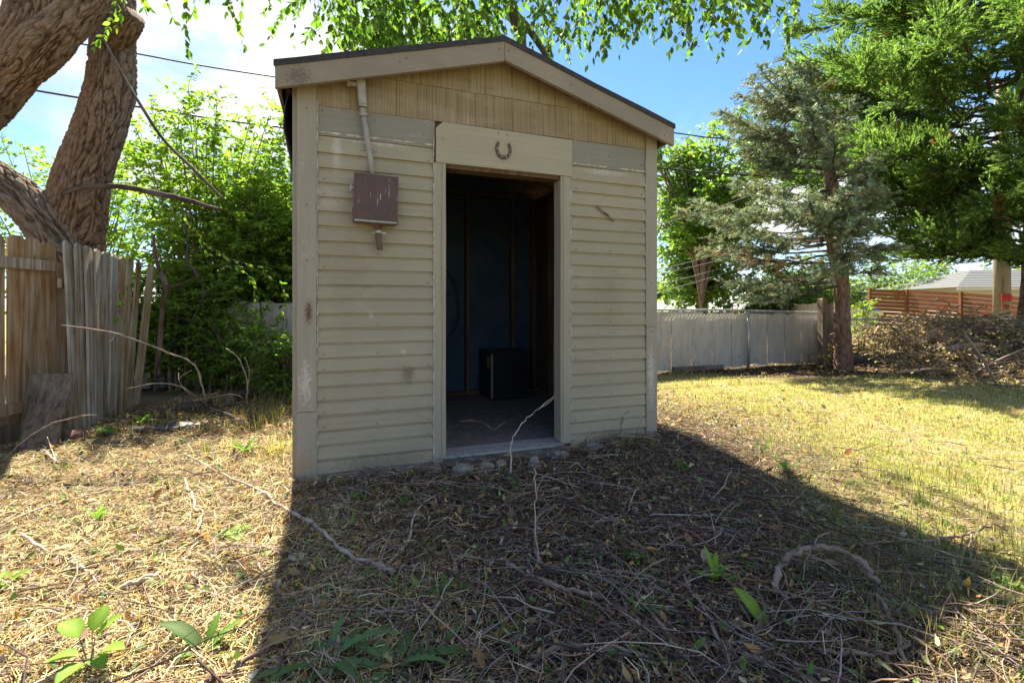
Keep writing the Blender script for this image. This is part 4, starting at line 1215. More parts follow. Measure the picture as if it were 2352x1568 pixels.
for x in range(1130, 1330, 28): droop_cluster(x, -30, 5.6, 5, 0.85, 0.085, MG, 0.1, 0.5)
for x in range(1150, 1330, 24): droop_cluster(x, 60, 6.2, 3, 0.45, 0.08, MG, 0.1, 0.5)
for x in range(1330, 1560, 24): droop_cluster(x, -35, 4.7, 5, 0.62, 0.085, MG, 0.1, 0.42)
for x in range(1560, 1700, 24): droop_cluster(x, -35, 4.6, 5, 0.62, 0.085, MG, 0.09, 0.45)
for x in range(1690, 1830, 26): droop_cluster(x, -40, 4.5, 3, 0.62, 0.08, MG, 0.08, 0.5)
for (x0, y0, x1, y1) in [(1795, -20, 1805, 150), (1640, -20, 1575, 145), (1500, -20, 1420, 130), (1330, 40, 1300, 130), (1600, 10, 1530, 130), (1780, 10, 1830, 90), (1440, 20, 1350, 150), (1250, 40, 1310, 135)]:
    a = P(x0, y0, 4.6); b = P(x1, y1, 4.5)
    twig_with_leaves(fo, [Vector(q) for q in spline([a, (a + b) / 2 + Vector((0.03, 0, 0.03)), b], 4)], 0.08, MG, rs, 0.5, 0.5, 0.002)
fo.build('crown', elm, M_LEAF, True, 'twigs', M_STICK)
for ch in elm.children:
    if ch.name.startswith('twigs'): ch['kind'] = 'stuff'
for ch in ot.children:
    if ch.name.startswith('twigs'): ch['kind'] = 'stuff'

# ---- broad-leaved shrubs and trees built from stems > side twigs > leaves
def shrub(name, label, cat, base, stems, height, spread, leafL, palette, seed, side=12, twigL=0.6, spacing=0.45, lean=(0, 0), mat=M_LEAF, group=None, low=0.15, barkm=M_GREYBARK, stem_r=0.02, droop=0.04, base_r=0.5, big=False, clip=None, trunk=None, clump=2, woodmat=M_STICK):
    root = empty(name); root.location = base
    tag(root, label, cat, group)
    rs = random.Random(seed)
    fo = Foliage()
    for i in range(stems):
        a = rs.uniform(0, 2 * math.pi); rr = base_r * math.sqrt(rs.random())
        st = Vector((math.cos(a) * rr * spread[0], math.sin(a) * rr * spread[1], 0.0))
        out = Vector((math.cos(a) * spread[0] * rs.uniform(0.2, 1), math.sin(a) * spread[1] * rs.uniform(0.2, 1), 0))
        H = height * rs.uniform(0.55, 1.05)
        if trunk: st = Vector((st.x * 0.1, st.y * 0.1, trunk * rs.uniform(0.75, 1.0)))
        end = st * 0.3 + out + Vector((lean[0] * H, lean[1] * H, H))
        mid_ = st * 0.5 + out * 0.4 + Vector((lean[0] * H * 0.4, lean[1] * H * 0.4, H * 0.58 + (trunk or 0) * 0.3))
        path = [Vector(q) for q in spline([st, mid_, end], 7)]
        n = len(path)
        fo.wood.tube(path, [stem_r * (1 - 0.85 * k / (n - 1)) for k in range(n)], 5, cap=False)
        for k in range(side):
            t = low + (1 - low) * (k + rs.random()) / side
            idx = min(n - 2, int(t * (n - 1)))
            p = path[idx].lerp(path[idx + 1], t * (n - 1) - idx)
            aa = rs.uniform(0, 2 * math.pi)
            d = Vector((math.cos(aa), math.sin(aa), rs.uniform(-0.15, 0.8)))
            tp_ = wander(p, d, twigL * rs.uniform(0.5, 1.2) * (1.1 - 0.5 * t), 5, rs, droop, 0.16)
            if clip and not clip(tp_[-1]): continue
            twig_with_leaves(fo, tp_, leafL, palette, rs, spacing, 0.25, 0.003, clump)
        if not (clip and not clip(path[-1])):
            twig_with_leaves(fo, path[-3:], leafL, palette, rs, spacing, 0.1, 0.003, clump, wood=False)
    fo.build('crown', root, mat, big, 'stems', woodmat)
    return root
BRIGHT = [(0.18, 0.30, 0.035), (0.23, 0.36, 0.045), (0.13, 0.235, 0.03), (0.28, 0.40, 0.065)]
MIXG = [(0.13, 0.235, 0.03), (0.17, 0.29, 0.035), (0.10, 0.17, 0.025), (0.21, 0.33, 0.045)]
shrub('tall_shrub', 'tall bright green shrub rising above the fence left of the shed', 'shrub', (-4.6, 7.2, 0), 44, 4.1, (1.4, 0.75), 0.085, BRIGHT, 31, 30, 0.8, 0.36, low=0.12, base_r=0.35)
shrub('tall_shrub', 'green shrub with wispy tips beside the left wall of the shed', 'shrub', (-3.35, 7.75, 0), 40, 3.3, (1.35, 0.7), 0.085, BRIGHT, 32, 28, 0.75, 0.36, low=0.3, base_r=0.4)
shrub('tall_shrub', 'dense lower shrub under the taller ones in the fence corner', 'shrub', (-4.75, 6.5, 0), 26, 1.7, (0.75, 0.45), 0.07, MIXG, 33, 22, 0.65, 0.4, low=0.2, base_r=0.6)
shrub('tall_shrub', 'yellow green shrub filling the gap between the two taller shrubs', 'shrub', (-4.3, 8.4, 0), 40, 3.7, (1.5, 0.6), 0.09, BRIGHT, 36, 26, 0.8, 0.36, low=0.2, base_r=0.4)
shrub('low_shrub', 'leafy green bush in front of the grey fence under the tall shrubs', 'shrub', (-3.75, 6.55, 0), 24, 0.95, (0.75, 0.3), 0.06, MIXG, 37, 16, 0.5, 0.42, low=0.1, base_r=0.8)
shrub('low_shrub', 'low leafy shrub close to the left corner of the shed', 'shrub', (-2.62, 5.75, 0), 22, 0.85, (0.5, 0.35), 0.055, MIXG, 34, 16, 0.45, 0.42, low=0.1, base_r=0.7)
shrub('background_tree', 'green tree seen between the limbs of the old tree', 'tree', (-7.4, 8.2, 0), 34, 3.8, (1.8, 1.0), 0.10, BRIGHT, 35, 18, 0.8, 0.42, low=0.25, base_r=0.4)
# two bare stems and a slim brown trunk in the shrubs
st = empty('brown_sapling')
tag(st, 'slim reddish brown sapling trunk at the end of the leaning fence panel', 'tree')
bark_limb('trunk', [PR(362, 860, 5.75, 7), PR(368, 780, 5.75, 7), PR(374, 700, 5.75, 7), PR(380, 655, 5.75, 8), PR(360, 600, 5.8, 5), PR(352, 540, 5.8, 4)], M_PINEBARK, st, 10, 0.006, 0.04, 8.0)
bark_limb('branch', [PR(380, 660, 5.75, 5), PR(410, 655, 5.7, 4), PR(440, 640, 5.7, 4), PR(455, 620, 5.7, 3)], M_GREYBARK, st, 8, 0.003, 0.05, 8.0)
bark_limb('branch', [PR(418, 470, 5.7, 2.5), PR(430, 560, 5.6, 3), PR(430, 595, 5.55, 3.2), PR(452, 630, 5.5, 3), PR(473, 680, 5.5, 2)], M_GREYBARK, st, 8, 0.003, 0.05, 8.0)
# sprays hanging in front of the leaning fence panel and the shrubs
fo = Foliage(); rs = random.Random(44)
vine = empty('hanging_sprig', P(330, 620, 5.0))
tag(vine, 'drooping leafy sprig hanging over the leaning fence panel', 'sprig')
def rel(o, pts): return [Vector(p) - o.location for p in pts]
twig_with_leaves(fo, rel(vine, [Vector(q) for q in spline([P(325, 612, 5.0), P(305, 645, 4.85), P(282, 680, 4.78), P(268, 735, 4.75)], 5)]), 0.075, DKG, rs, 0.42, 0.3, 0.002)
fo.build('leaves', vine, M_LEAF, True, 'stem', M_STICK)
fo = Foliage()
vine2 = empty('hanging_sprig', P(560, 600, 5.3))
tag(vine2, 'bright yellow green sprigs hanging out of the shrub beside the shed', 'sprig')
for pts in ([(500, 620), (540, 610), (575, 640), (588, 690), (590, 760)], [(545, 600), (600, 615), (620, 640)], [(470, 560), (520, 590), (545, 600)], [(640, 640), (655, 680), (645, 720)], [(420, 500), (450, 530), (480, 590)]):
    twig_with_leaves(fo, rel(vine2, [Vector(q) for q in spline([P(x, y, 5.25 + 0.05 * k) for k, (x, y) in enumerate(pts)], 5)]), 0.07, BRIGHT, rs, 0.4, 0.3, 0.002)
fo.build('leaves', vine2, M_LEAF, True, 'stem', M_STICK)

# ---- trees behind the right hand fence
shrub('background_tree', 'tall dark green tree behind the fence next to the shed roof', 'tree', (5.6, 14.2, 0), 60, 6.2, (2.4, 1.3), 0.17, [(0.15, 0.25, 0.07), (0.19, 0.30, 0.08), (0.11, 0.185, 0.055), (0.24, 0.34, 0.10)], 51, 24, 1.2, 0.40, low=0.08, base_r=0.2, stem_r=0.05, trunk=1.2, droop=0.08)
bark_limb('trunk', [(0, 0, -0.1, 0.19), (0.05, 0, 0.8, 0.16), (0.0, 0, 2.4, 0.13)], M_PINEBARK, bpy.data.objects['background_tree.001'], 14, 0.02, 0.08)
shrub('background_tree', 'bright yellow green tree in front of the tall dark one', 'tree', (5.1, 12.9, 0), 32, 3.9, (1.2, 0.8), 0.13, [(0.16, 0.28, 0.04), (0.21, 0.34, 0.05), (0.11, 0.21, 0.03)], 52, 16, 0.7, 0.4, low=0.45, base_r=0.2, stem_r=0.03, trunk=1.4)
shrub('background_tree', 'small lime green bush above the far cream fence', 'tree', (9.4, 17.5, 0), 16, 1.9, (1.1, 0.8), 0.11, [(0.17, 0.29, 0.04), (0.22, 0.35, 0.05)], 53, 12, 0.7, 0.42, low=0.2, base_r=0.3)
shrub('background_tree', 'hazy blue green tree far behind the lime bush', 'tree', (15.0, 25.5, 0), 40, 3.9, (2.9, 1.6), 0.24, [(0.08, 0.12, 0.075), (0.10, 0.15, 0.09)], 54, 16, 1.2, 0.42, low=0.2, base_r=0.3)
shrub('background_tree', 'dark drooping evergreen boughs low behind the fence', 'tree', (6.6, 12.4, 0), 26, 2.3, (1.5, 0.8), 0.13, [(0.06, 0.11, 0.035), (0.08, 0.14, 0.04)], 55, 16, 0.8, 0.4, low=0.25, base_r=0.4, droop=0.2)
for k, (x, y, h, s, lab) in enumerate([(17.2, 26.0, 2.9, 1.6, 'light green bush left of the grey roofed house'), (22.5, 25.5, 3.4, 2.6, 'green bushes rising behind the grey roof'), (31, 27, 3.9, 3.0, 'green tree crowns behind the right end of the grey roof')]):
    shrub('background_tree', lab, 'tree', (x, y, 0), 20, h, (s, 1.0), 0.17, [(0.13, 0.22, 0.04), (0.17, 0.27, 0.05), (0.09, 0.16, 0.03)], 60 + k, 14, 1.0, 0.42, low=0.25, base_r=0.5)
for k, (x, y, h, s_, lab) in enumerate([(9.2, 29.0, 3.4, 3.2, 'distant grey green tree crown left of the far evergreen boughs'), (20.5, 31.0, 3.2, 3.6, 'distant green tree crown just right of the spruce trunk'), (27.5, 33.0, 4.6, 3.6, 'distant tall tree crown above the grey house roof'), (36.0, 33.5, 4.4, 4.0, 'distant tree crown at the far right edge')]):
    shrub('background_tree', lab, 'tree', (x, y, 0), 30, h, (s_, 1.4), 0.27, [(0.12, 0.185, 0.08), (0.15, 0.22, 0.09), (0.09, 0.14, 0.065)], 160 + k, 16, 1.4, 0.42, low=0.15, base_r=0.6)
shrub('background_tree', 'bright sprouting sapling between spruce trunk and slat fence', 'tree', (8.9, 12.2, 0), 6, 1.2, (0.25, 0.25), 0.10, [(0.22, 0.32, 0.04), (0.26, 0.35, 0.05)], 70, 8, 0.4, 0.6, low=0.3, base_r=0.3)

# ---- conifers
def needle_template(n=11, L=1.0, spread=0.75, nl=0.36, w=0.045):
    v, f = [], []
    g = np.random.default_rng(5)
    for i in range(n):
        t = (i + 0.5) / n
        a = i * 2.4
        d = np.array([0.75, math.cos(a) * spread, math.sin(a) * spread]); d /= np.linalg.norm(d)
        p = np.array([t * L * 0.85, 0, 0])
        s = np.array([0, -math.sin(a), math.cos(a)]) * w
        b = len(v)
        v += [p - s, p + s, p + d * nl]
        f.append((b, b + 1, b + 2))
    return np.array(v), np.array(f)
NEED = needle_template(12, 1.0, 0.8, 0.42, 0.075)
JUN = needle_template(12, 1.0, 0.5, 0.42, 0.09)
class Sprigs:
    def __init__(s): s.p = []; s.d = []; s.L = []; s.c = []
    def along(s, path, step, L, rs, palette, splay=0.5, up=0.0):
        for i in range(len(path) - 1):
            seg = path[i + 1] - path[i]; SL = seg.length
            k = max(1, int(SL / step)); t = seg / max(SL, 1e-6)
            for j in range(k):
                p = path[i] + seg * ((j + rs.random()) / k)
                d = t + Vector((rs.gauss(0, splay), rs.gauss(0, splay), rs.gauss(0, splay) + up))
                c = rs.choice(palette); f = max(0.45, rs.gauss(1, 0.18))
                s.p.append(tuple(p)); s.d.append(tuple(d)); s.L.append(L * rs.uniform(0.7, 1.2)); s.c.append((c[0] * f, c[1] * f, c[2] * f))
    def build(s, name, parent, mat, tmpl):
        p = np.array(s.p); d = np.array(s.d); L = np.array(s.L)
        sc = Scatter()
        sc.add(tmpl[0][None] * L[:, None, None], tmpl[1], frames(d, rdir(len(p))), p, np.array(s.c))
        return sc.build(name, mat, parent)

def spruce(base, trunk_pts, zlo, zhi, prof, seed):
    rs = random.Random(seed)
    root = empty('blue_spruce', base)
    tag(root, 'blue green spruce with bare reddish trunk in the yard on the right', 'tree')
    bark_limb('trunk', trunk_pts, M_PINEBARK, root, 60, 0.022, 0.03, 22.0)
    tp_ = spline(trunk_pts, 10); tz = [q[2] for q in tp_]
    wood = MB(); sp_ = Sprigs()
    BL = [(0.18, 0.255, 0.18), (0.23, 0.305, 0.225), (0.12, 0.17, 0.115), (0.185, 0.205, 0.105), (0.22, 0.225, 0.12)]
    BR = [(0.22, 0.16, 0.09), (0.28, 0.2, 0.11)]
    z = zlo
    while z < zhi:
        for k in range(5):
            az = rs.uniform(0, 2 * math.pi) if rs.random() < 0.6 else math.pi + rs.gauss(0, 0.7)
            zz = z + rs.uniform(-0.12, 0.12)
            L = prof(zz, az) * rs.choice((0.6, 0.8, 0.95, 1.05, 1.12))
            if L < 0.15: continue
            st_ = Vector((np.interp(zz, tz, [q[0] for q in tp_]), np.interp(zz, tz, [q[1] for q in tp_]), zz))
            o = Vector((math.cos(az), math.sin(az), 0))
            drp = rs.uniform(0.05, 0.3) if zz < 3.4 else rs.uniform(-0.35, 0.05)
            path = [st_ + o * (L * t) + Vector((0, 0, -drp * L * t + 0.30 * L * t * t * (1 if zz > 2 else 0.55) - 0.02)) + Vector((rs.gauss(0, 0.02), rs.gauss(0, 0.02), rs.gauss(0, 0.015))) for t in np.linspace(0, 1, 9)]
            wood.tube(path, [0.02 * (1 - 0.8 * i / 8) * min(1, L) + 0.003 for i in range(9)], 4, cap=False)
            dead = zz < zlo + 0.35 and rs.random() < 0.5
            lat = o.cross(Vector((0, 0, 1)))
            nt_ = int(L * 17)
            for j in range(nt_):
                t = 0.42 + 0.58 * (j + rs.random()) / nt_
                idx = min(7, int(t * 8)); p = path[idx].lerp(path[idx + 1], t * 8 - idx)
                sgn = 1 if j % 2 else -1
                tl = (0.16 + 0.42 * L * 0.5 * (1.05 - t)) * rs.uniform(0.6, 1.2)
                d = o * 0.75 + lat * sgn * rs.uniform(0.4, 0.95) + Vector((0, 0, rs.uniform(-0.35, 0.25)))
                tw = wander(p, d, tl, 4, rs, 0.05, 0.12)
                wood.tube(tw, [0.004, 0.0035, 0.003, 0.0025, 0.002], 3, cap=False)
                if not dead or rs.random() < 0.25:
                    sp_.along(tw, 0.032, 0.12, rs, BR if dead else BL, 0.35, 0.1)
            sp_.along(path[6:], 0.03, 0.12, rs, BL, 0.3, 0.1)
        z += 0.17
    wood.build('branches', M_PINEBARK_T, root)
    sp_.build('needles', root, M_NEEDLE, NEED)
    return root
M_PINEBARK_T = plain('dark_branch_bark', (0.035, 0.024, 0.018), (0.10, 0.066, 0.047), 20, 0.9, 0.4)
sb = G(1937, 848)
def sprof(z, az):
    base_ = np.interp(z, [1.6, 2.2, 2.8, 3.5, 4.3, 5.0, 5.6], [1.8, 2.25, 2.15, 1.75, 1.25, 0.8, 0.2])
    lft = max(0.0, 0.5 + 0.5 * math.cos(az - math.pi) - 0.12 * abs(math.sin(az)))       # longer on the left side
    return base_ * (0.2 + 0.92 * lft)
spruce((sb.x, sb.y, 0), [(0.0, 0, -0.1, 0.17), (0.0, 0, 0.3, 0.13), (-0.02, 0, 1.0, 0.115), (-0.04, 0.0, 1.6, 0.112), (-0.16, 0, 2.2, 0.11), (-0.20, 0, 3.2, 0.09), (-0.35, 0, 4.2, 0.065), (-0.5, 0, 4.9, 0.04), (-0.6, 0, 5.5, 0.012)], 1.6, 5.0, sprof, 81)

def juniper(base, seed):
    rs = random.Random(seed)
    root = empty('juniper_tree', base)
    tag(root, 'large feathery green juniper filling the right edge of the yard', 'tree')
    bark_limb('trunk', [(0.05, 0, -0.1, 0.24), (0.0, 0, 0.15, 0.16), (0.12, 0, 0.8, 0.125), (0.22, 0, 1.7, 0.12), (0.25, 0, 3.0, 0.11), (0.1, 0, 5.0, 0.09), (0.0, 0, 7.0, 0.06), (0, 0, 9.0, 0.02)], M_PINEBARK, root, 20, 0.018, 0.05, 7.0)
    wood = MB(); sp_ = Sprigs()
    JG = [(0.135, 0.22, 0.06), (0.175, 0.27, 0.07), (0.095, 0.155, 0.05), (0.225, 0.32, 0.09)]
    JO = [(0.35, 0.2, 0.06), (0.3, 0.17, 0.05)]
    def R_(z): return np.interp(z, [1.7, 2.3, 3.0, 4.0, 5.0, 6.8, 8.5, 9.3], [2.2, 3.3, 4.0, 5.0, 5.2, 4.6, 2.4, 0.5])
    z = 1.9
    while z < 8.9:
        for k in range(7):
            az = rs.uniform(0, 2 * math.pi)
            if math.cos(az) > 0.35 and rs.random() < 0.75: continue      # the far right lies out of view
            L = R_(z) * rs.uniform(0.55, 1.05)
            o = Vector((math.cos(az), math.sin(az), 0)); zz = z + rs.uniform(-0.15, 0.15)
            st_ = Vector((0.15, 0, zz))
            rise = rs.uniform(-0.12, 0.12)
            path = [st_ + o * (L * t) + Vector((rs.gauss(0, 0.03), rs.gauss(0, 0.03), L * (rise * t + 0.12 * math.sin(t * 3) * rs.uniform(-0.3, 1)) + 0.1 * t * t * L)) for t in np.linspace(0, 1, 9)]
            wood.tube(path, [0.028 * (1 - 0.85 * i / 8) * min(1, L) + 0.003 for i in range(9)], 4, cap=False)
            lat = o.cross(Vector((0, 0, 1)))
            nt_ = int(L * 8)
            for j in range(nt_):
                t = 0.30 + 0.70 * (j + rs.random()) / nt_
                idx = min(7, int(t * 8)); p = path[idx].lerp(path[idx + 1], t * 8 - idx)
                d = o * 0.7 + lat * rs.uniform(-1, 1) + Vector((0, 0, rs.uniform(-0.25, 0.75)))
                pl = rs.uniform(0.28, 0.62)
                ax = wander(p, d, pl, 5, rs, -0.07, 0.14)
                wood.tube(ax, [0.006, 0.005, 0.004, 0.003, 0.002, 0.0015], 3, cap=False)
                pal_ = JO if rs.random() < 0.012 else JG
                for q in range(12):
                    tt = 0.12 + 0.88 * q / 12
                    ii = min(4, int(tt * 5)); pp = ax[ii].lerp(ax[ii + 1], tt * 5 - ii)
                    dd = (ax[ii + 1] - ax[ii]).normalized()
                    side = Vector((rs.gauss(0, 1), rs.gauss(0, 1), rs.gauss(0, 0.8))).normalized()
                    sl = (0.20 * (1.1 - tt) + 0.06) * rs.uniform(0.7, 1.2)
                    spr = [pp, pp + (dd * 0.75 + side * 0.75) * sl * 0.5, pp + (dd * 1.1 + side * 0.7) * sl * 0.95]
                    sp_.along(spr, 0.042, 0.10, rs, pal_, 0.18, 0.08)
        z += 0.17
    wood.build('branches', M_PINEBARK_T, root)
    sp_.build('foliage', root, M_JUN, JUN)
juniper((10.15, 9.6, 0), 91)

# ================================================================== fences
def lean_board(name, mat_, parent, b0, t0, width, thick, L=None, dog=0.02, wav=0.0, across=None, seed=0):
    """one fence board from foot b0 to head t0 (world points); local z runs along the board, x across"""
    b0, t0 = Vector(b0), Vector(t0)
    zax = (t0 - b0); Lh = zax.length; zax.normalize()
    xax = Vector(across); xax = (xax - zax * xax.dot(zax)).normalized(); yax = zax.cross(xax)
    mb = MB(); n = 8; w = width / 2
    rsx = random.Random(seed)
    ph = rsx.uniform(0, 9)
    for i in range(n + 1):
        t = i / n
        off = wav * math.sin(t * 3.0 + ph); tw = wav * 0.6 * math.sin(t * 2.2 + ph * 2)
        ww = w * (1 + 0.02 * mnoise.noise((t * 6, ph, 0)))
        if i == n and dog: ww = w - dog
        z = Lh * t if i < n else Lh
        if i == n - 1 and dog: z = Lh - dog * 1.4
        mb.v += [(-ww, -thick / 2 + off + tw, z), (ww, -thick / 2 + off - tw, z), (ww, thick / 2 + off - tw, z), (-ww, thick / 2 + off + tw, z)]
    for i in range(n):
        for k in range(4):
            k2 = (k + 1) % 4
            mb.f.append((i * 4 + k, i * 4 + k2, (i + 1) * 4 + k2, (i + 1) * 4 + k))
    mb.f += [(3, 2, 1, 0), tuple(n * 4 + k for k in range(4))]
    o = mb.build(name, mat_, parent)
    m = Matrix((xax, yax, zax)).transposed().to_4x4(); m.translation = b0
    if parent: m = parent.matrix_basis.inverted() @ m
    o.matrix_basis = m
    return o

# standing cedar fence at the far left, rail toward the yard
lf = empty('cedar_fence', (-4.2, 3.6, 0))
tag(lf, 'standing cedar picket fence with horizontal top rail at the left edge', 'fence')
y = 3.05; k = 0
while y < 4.42:
    w = 0.138
    lean_board('picket', M_FENCE_WARM, lf, (-4.215 + random.uniform(-0.006, 0.006), y, 0.02), (-4.215 + random.uniform(-0.008, 0.008), y + random.uniform(-0.01, 0.012), 1.70 + random.uniform(-0.015, 0.015)), w, 0.018, dog=0.028, wav=0.004, across=(0, 1, 0), seed=k)
    y += w + random.uniform(0.001, 0.012); k += 1
def world_box(name, mat_, parent, p0, p1, w, h):
    """rail from p0 to p1 with width w (horizontal, across) and height h"""
    p0, p1 = Vector(p0), Vector(p1); d = (p1 - p0); L = d.length; d.normalize()
    s = d.cross(Vector((0, 0, 1))).normalized(); u = s.cross(d)
    pts = []
    n = 6
    mb = MB()
    for i in range(n + 1):
        c = p0 + d * (L * i / n)
        e = 0.0015 * math.sin(i * 2.1 + p0.x * 9)
        mb.v += [tuple(c + s * w / 2 + u * (h / 2 + e)), tuple(c - s * w / 2 + u * (h / 2 + e)), tuple(c - s * w / 2 - u * (h / 2 - e)), tuple(c + s * w / 2 - u * (h / 2 - e))]
    for i in range(n):
        for k_ in range(4):
            k2 = (k_ + 1) % 4
            mb.f.append((i * 4 + k_, i * 4 + k2, (i + 1) * 4 + k2, (i + 1) * 4 + k_))
    mb.f += [(3, 2, 1, 0), tuple(n * 4 + k_ for k_ in range(4))]
    if parent:
        inv = parent.matrix_basis.inverted()
        mb.v = [tuple(inv @ Vector(v)) for v in mb.v]
    return mb.build(name, mat_, parent)
world_box('rail', M_FENCE, lf, (-4.18, 3.0, 1.475), (-4.18, 4.36, 1.475), 0.04, 0.092)
world_box('rail', M_FENCE_WARM, lf, (-4.18, 3.0, 0.25), (-4.18, 4.40, 0.25), 0.04, 0.09)
world_box('kickboard', M_OLDWOOD, lf, (-4.15, 3.0, 0.06), (-4.12, 4.15, 0.06), 0.025, 0.15)
o = lean_board('loose_board', M_FENCE_WARM, lf, (-4.16, 4.36, 0.0), (-4.30, 4.56, 1.52), 0.15, 0.02, dog=0.0, wav=0.006, across=(0.35, 1, 0), seed=77)

# panel that has fallen against the trunk
lp_ = empty('leaning_fence_panel', (-3.95, 4.65, 0))
tag(lp_, 'grey fence panel torn loose and leaning back against the old tree', 'fence panel')
A0, A1 = Vector((-3.755, 4.10, 0.0)), Vector((-4.16, 5.22, 0.0))
B0, B1 = Vector((-4.15, 4.40, 1.72)), Vector((-4.27, 5.53, 1.62))
nb = 9
for i in range(nb):
    t = (i + 0.5) / nb
    f_ = A0.lerp(A1, t); h_ = B0.lerp(B1, t)
    f_.z = -0.03; h_ = h_ + Vector((0, 0, random.uniform(-0.008, 0.008)))
    lean_board('picket', M_FENCE if i < 6 else M_FENCE_WARM, lp_, f_ + Vector((random.uniform(-0.006, 0.006), 0, 0)), h_, 0.137, 0.019, dog=0.026, wav=0.008, across=(A1 - A0), seed=20 + i)
lean_board('picket', M_FENCE_WARM, lp_, (-4.20, 5.33, -0.02), (-4.26, 5.66, 1.60), 0.10, 0.02, dog=0.0, wav=0.006, across=(-0.1, 1, 0), seed=41)
back = Vector((-0.03, 0, 0)); 
for t in (0.16, 0.78):
    world_box('rail', M_FENCE, lp_, A0.lerp(B0, t) + Vector((-0.04, 0.012, -0.02)), A1.lerp(B1, t) + Vector((-0.035, 0.012, -0.02)), 0.04, 0.085)

# grey fence behind the shrubs on the left
bf = empty('grey_board_fence', (-3.2, 7.35, 0))
tag(bf, 'low grey board fence glimpsed behind the shrubs left of the shed', 'fence')
p0, p1 = Vector((-5.4, 6.45, 0)), Vector((-1.2, 7.95, 0))
dirv = (p1 - p0).normalized(); Lf = (p1 - p0).length
s_ = 0.0; k = 0
while s_ < Lf:
    p = p0 + dirv * s_
    lean_board('board', M_WHITE_FENCE, bf, p + Vector((0, 0, -0.02)), p + Vector((random.uniform(-0.01, 0.01), 0, 1.17 + random.uniform(-0.02, 0.02))), 0.165, 0.016, dog=0.0, wav=0.003, across=dirv, seed=100 + k)
    s_ += 0.172; k += 1
world_box('rail', M_WHITE_FENCE, bf, p0 + Vector((0.03, 0.05, 0.95)), p1 + Vector((0.03, 0.05, 0.95)), 0.035, 0.08)

# right hand fence: painted boards with chain link in front
rf = empty('board_and_chain_link_fence', (4.0, 8.6, 0))
tag(rf, 'off white board fence with chain link mesh in front at the back of the lawn', 'fence')
E0, E1 = Vector((1.3, 7.56, 0)), Vector((6.10, 9.42, 0))
dirv = (E1 - E0).normalized(); Lf = (E1 - E0).length; nrm = Vector((dirv.y, -dirv.x, 0))
s_ = 0.0; k = 0
while s_ < Lf - 0.1:
    p = E0 + dirv * (s_ + 0.1) - nrm * 0.05 + nrm * (0.012 if k % 2 else -0.012)
    lean_board('board', M_WHITE_FENCE, rf, p + Vector((0, 0, 0.02 + random.uniform(0, 0.05))), p + Vector((dirv.x * random.uniform(-0.012, 0.012), 0, 1.02 + random.uniform(-0.015, 0.012) - 0.01 * s_)), 0.235, 0.012, dog=0.0, wav=0.004, across=dirv, seed=200 + k)
    s_ += 0.222; k += 1
world_box('back_rail', M_OLDWOOD, rf, E0 - nrm * 0.10 + Vector((0, 0, 0.8)), E1 - nrm * 0.10 + Vector((0, 0, 0.78)), 0.04, 0.09)
def wtube(name, mat_, parent, path, r, sides=8):
    inv = parent.matrix_basis.inverted() if parent else Matrix.Identity(4)
    return MB().tube([inv @ Vector(p) for p in path], r, sides).build(name, mat_, parent, smooth=True)
wtube('top_rail', M_GALV, rf, [E0 + Vector((0, 0, 1.065)), (E0 + E1) / 2 + Vector((0, 0, 1.055)), E1 + Vector((0, 0, 1.0))], 0.02)
for t in (0.12, 0.62, 0.985):
    q = E0.lerp(E1, t)
    wtube('post', M_GALV, rf, [q + Vector((0, 0, -0.05)) + nrm * 0.025, q + Vector((0, 0, 1.05 if t < 0.9 else 1.13)) + nrm * 0.025], 0.024 if t < 0.9 else 0.03)
def chain_link(parent, a, b, h, pitch=0.075, r=0.0035):
    a, b = Vector(a), Vector(b); d = (b - a); L = d.length; d.normalize()
    mb = MB(); inv = parent.matrix_basis.inverted()
    s = -h
    while s < L:
        for sg in (1, -1):
            # wire climbing along +d or -d
            x0, z0, x1, z1 = (s, 0.0, s + h, h) if sg == 1 else (s + h, 0.0, s, h)
            pts = []
            for (xa, za, xb, zb) in ((x0, z0, x1, z1),):
                for tt in np.linspace(0, 1, 3):
                    pts.append((xa + (xb - xa) * tt, za + (zb - za) * tt))
            # clip to the bay
            (xa, za), (xb, zb) = pts[0], pts[-1]
            dx = xb - xa; dz = zb - za
            t0, t1 = 0.0, 1.0
            ta, tb = (0 - xa) / dx, (L - xa) / dx
            t0 = max(t0, min(ta, tb)); t1 = min(t1, max(ta, tb))
            if t1 - t0 > 0.02:
                P0 = a + d * (xa + dx * t0) + Vector((0, 0, za + dz * t0 + 0.02)); P1 = a + d * (xa + dx * t1) + Vector((0, 0, za + dz * t1 + 0.02))
                mb.tube([inv @ P0, inv @ P1], r, 3, cap=False)
        s += pitch
    return mb.build('chain_link_mesh', M_GALV, parent)
tag(chain_link(rf, E0 + nrm * 0.03, E1 + nrm * 0.03, 1.02), kind='stuff')
world_box('kick_plank', M_OLDWOOD, rf, G(1545, 856) + Vector((0, 0, 0.05)), G(1660, 848) + Vector((0, 0, 0.04)), 0.05, 0.09)
wpost = empty('wooden_post', G(1890, 842))
tag(wpost, 'weathered wooden corner post beside the chain link gate post', 'post')
lean_board('shaft', M_OLDWOOD, wpost, G(1890, 842), G(1890, 842) + Vector((0, 0, 1.27)), 0.12, 0.12, dog=0.01, wav=0.003, across=(1, 0.2, 0), seed=5)
of = empty('old_plank_fence', (6.4, 9.7, 0))
tag(of, 'short dark plank fence half hidden behind the spruce trunk', 'fence')
for i in range(3):
    p = Vector((6.35 + i * 0.15, 9.62 + i * 0.04, 0))
    lean_board('plank', M_OLDWOOD, of, p, p + Vector((0, 0, 1.2 + random.uniform(-0.03, 0.03))), 0.142, 0.02, dog=0.0, wav=0.003, across=(1, 0.25, 0), seed=60 + i)
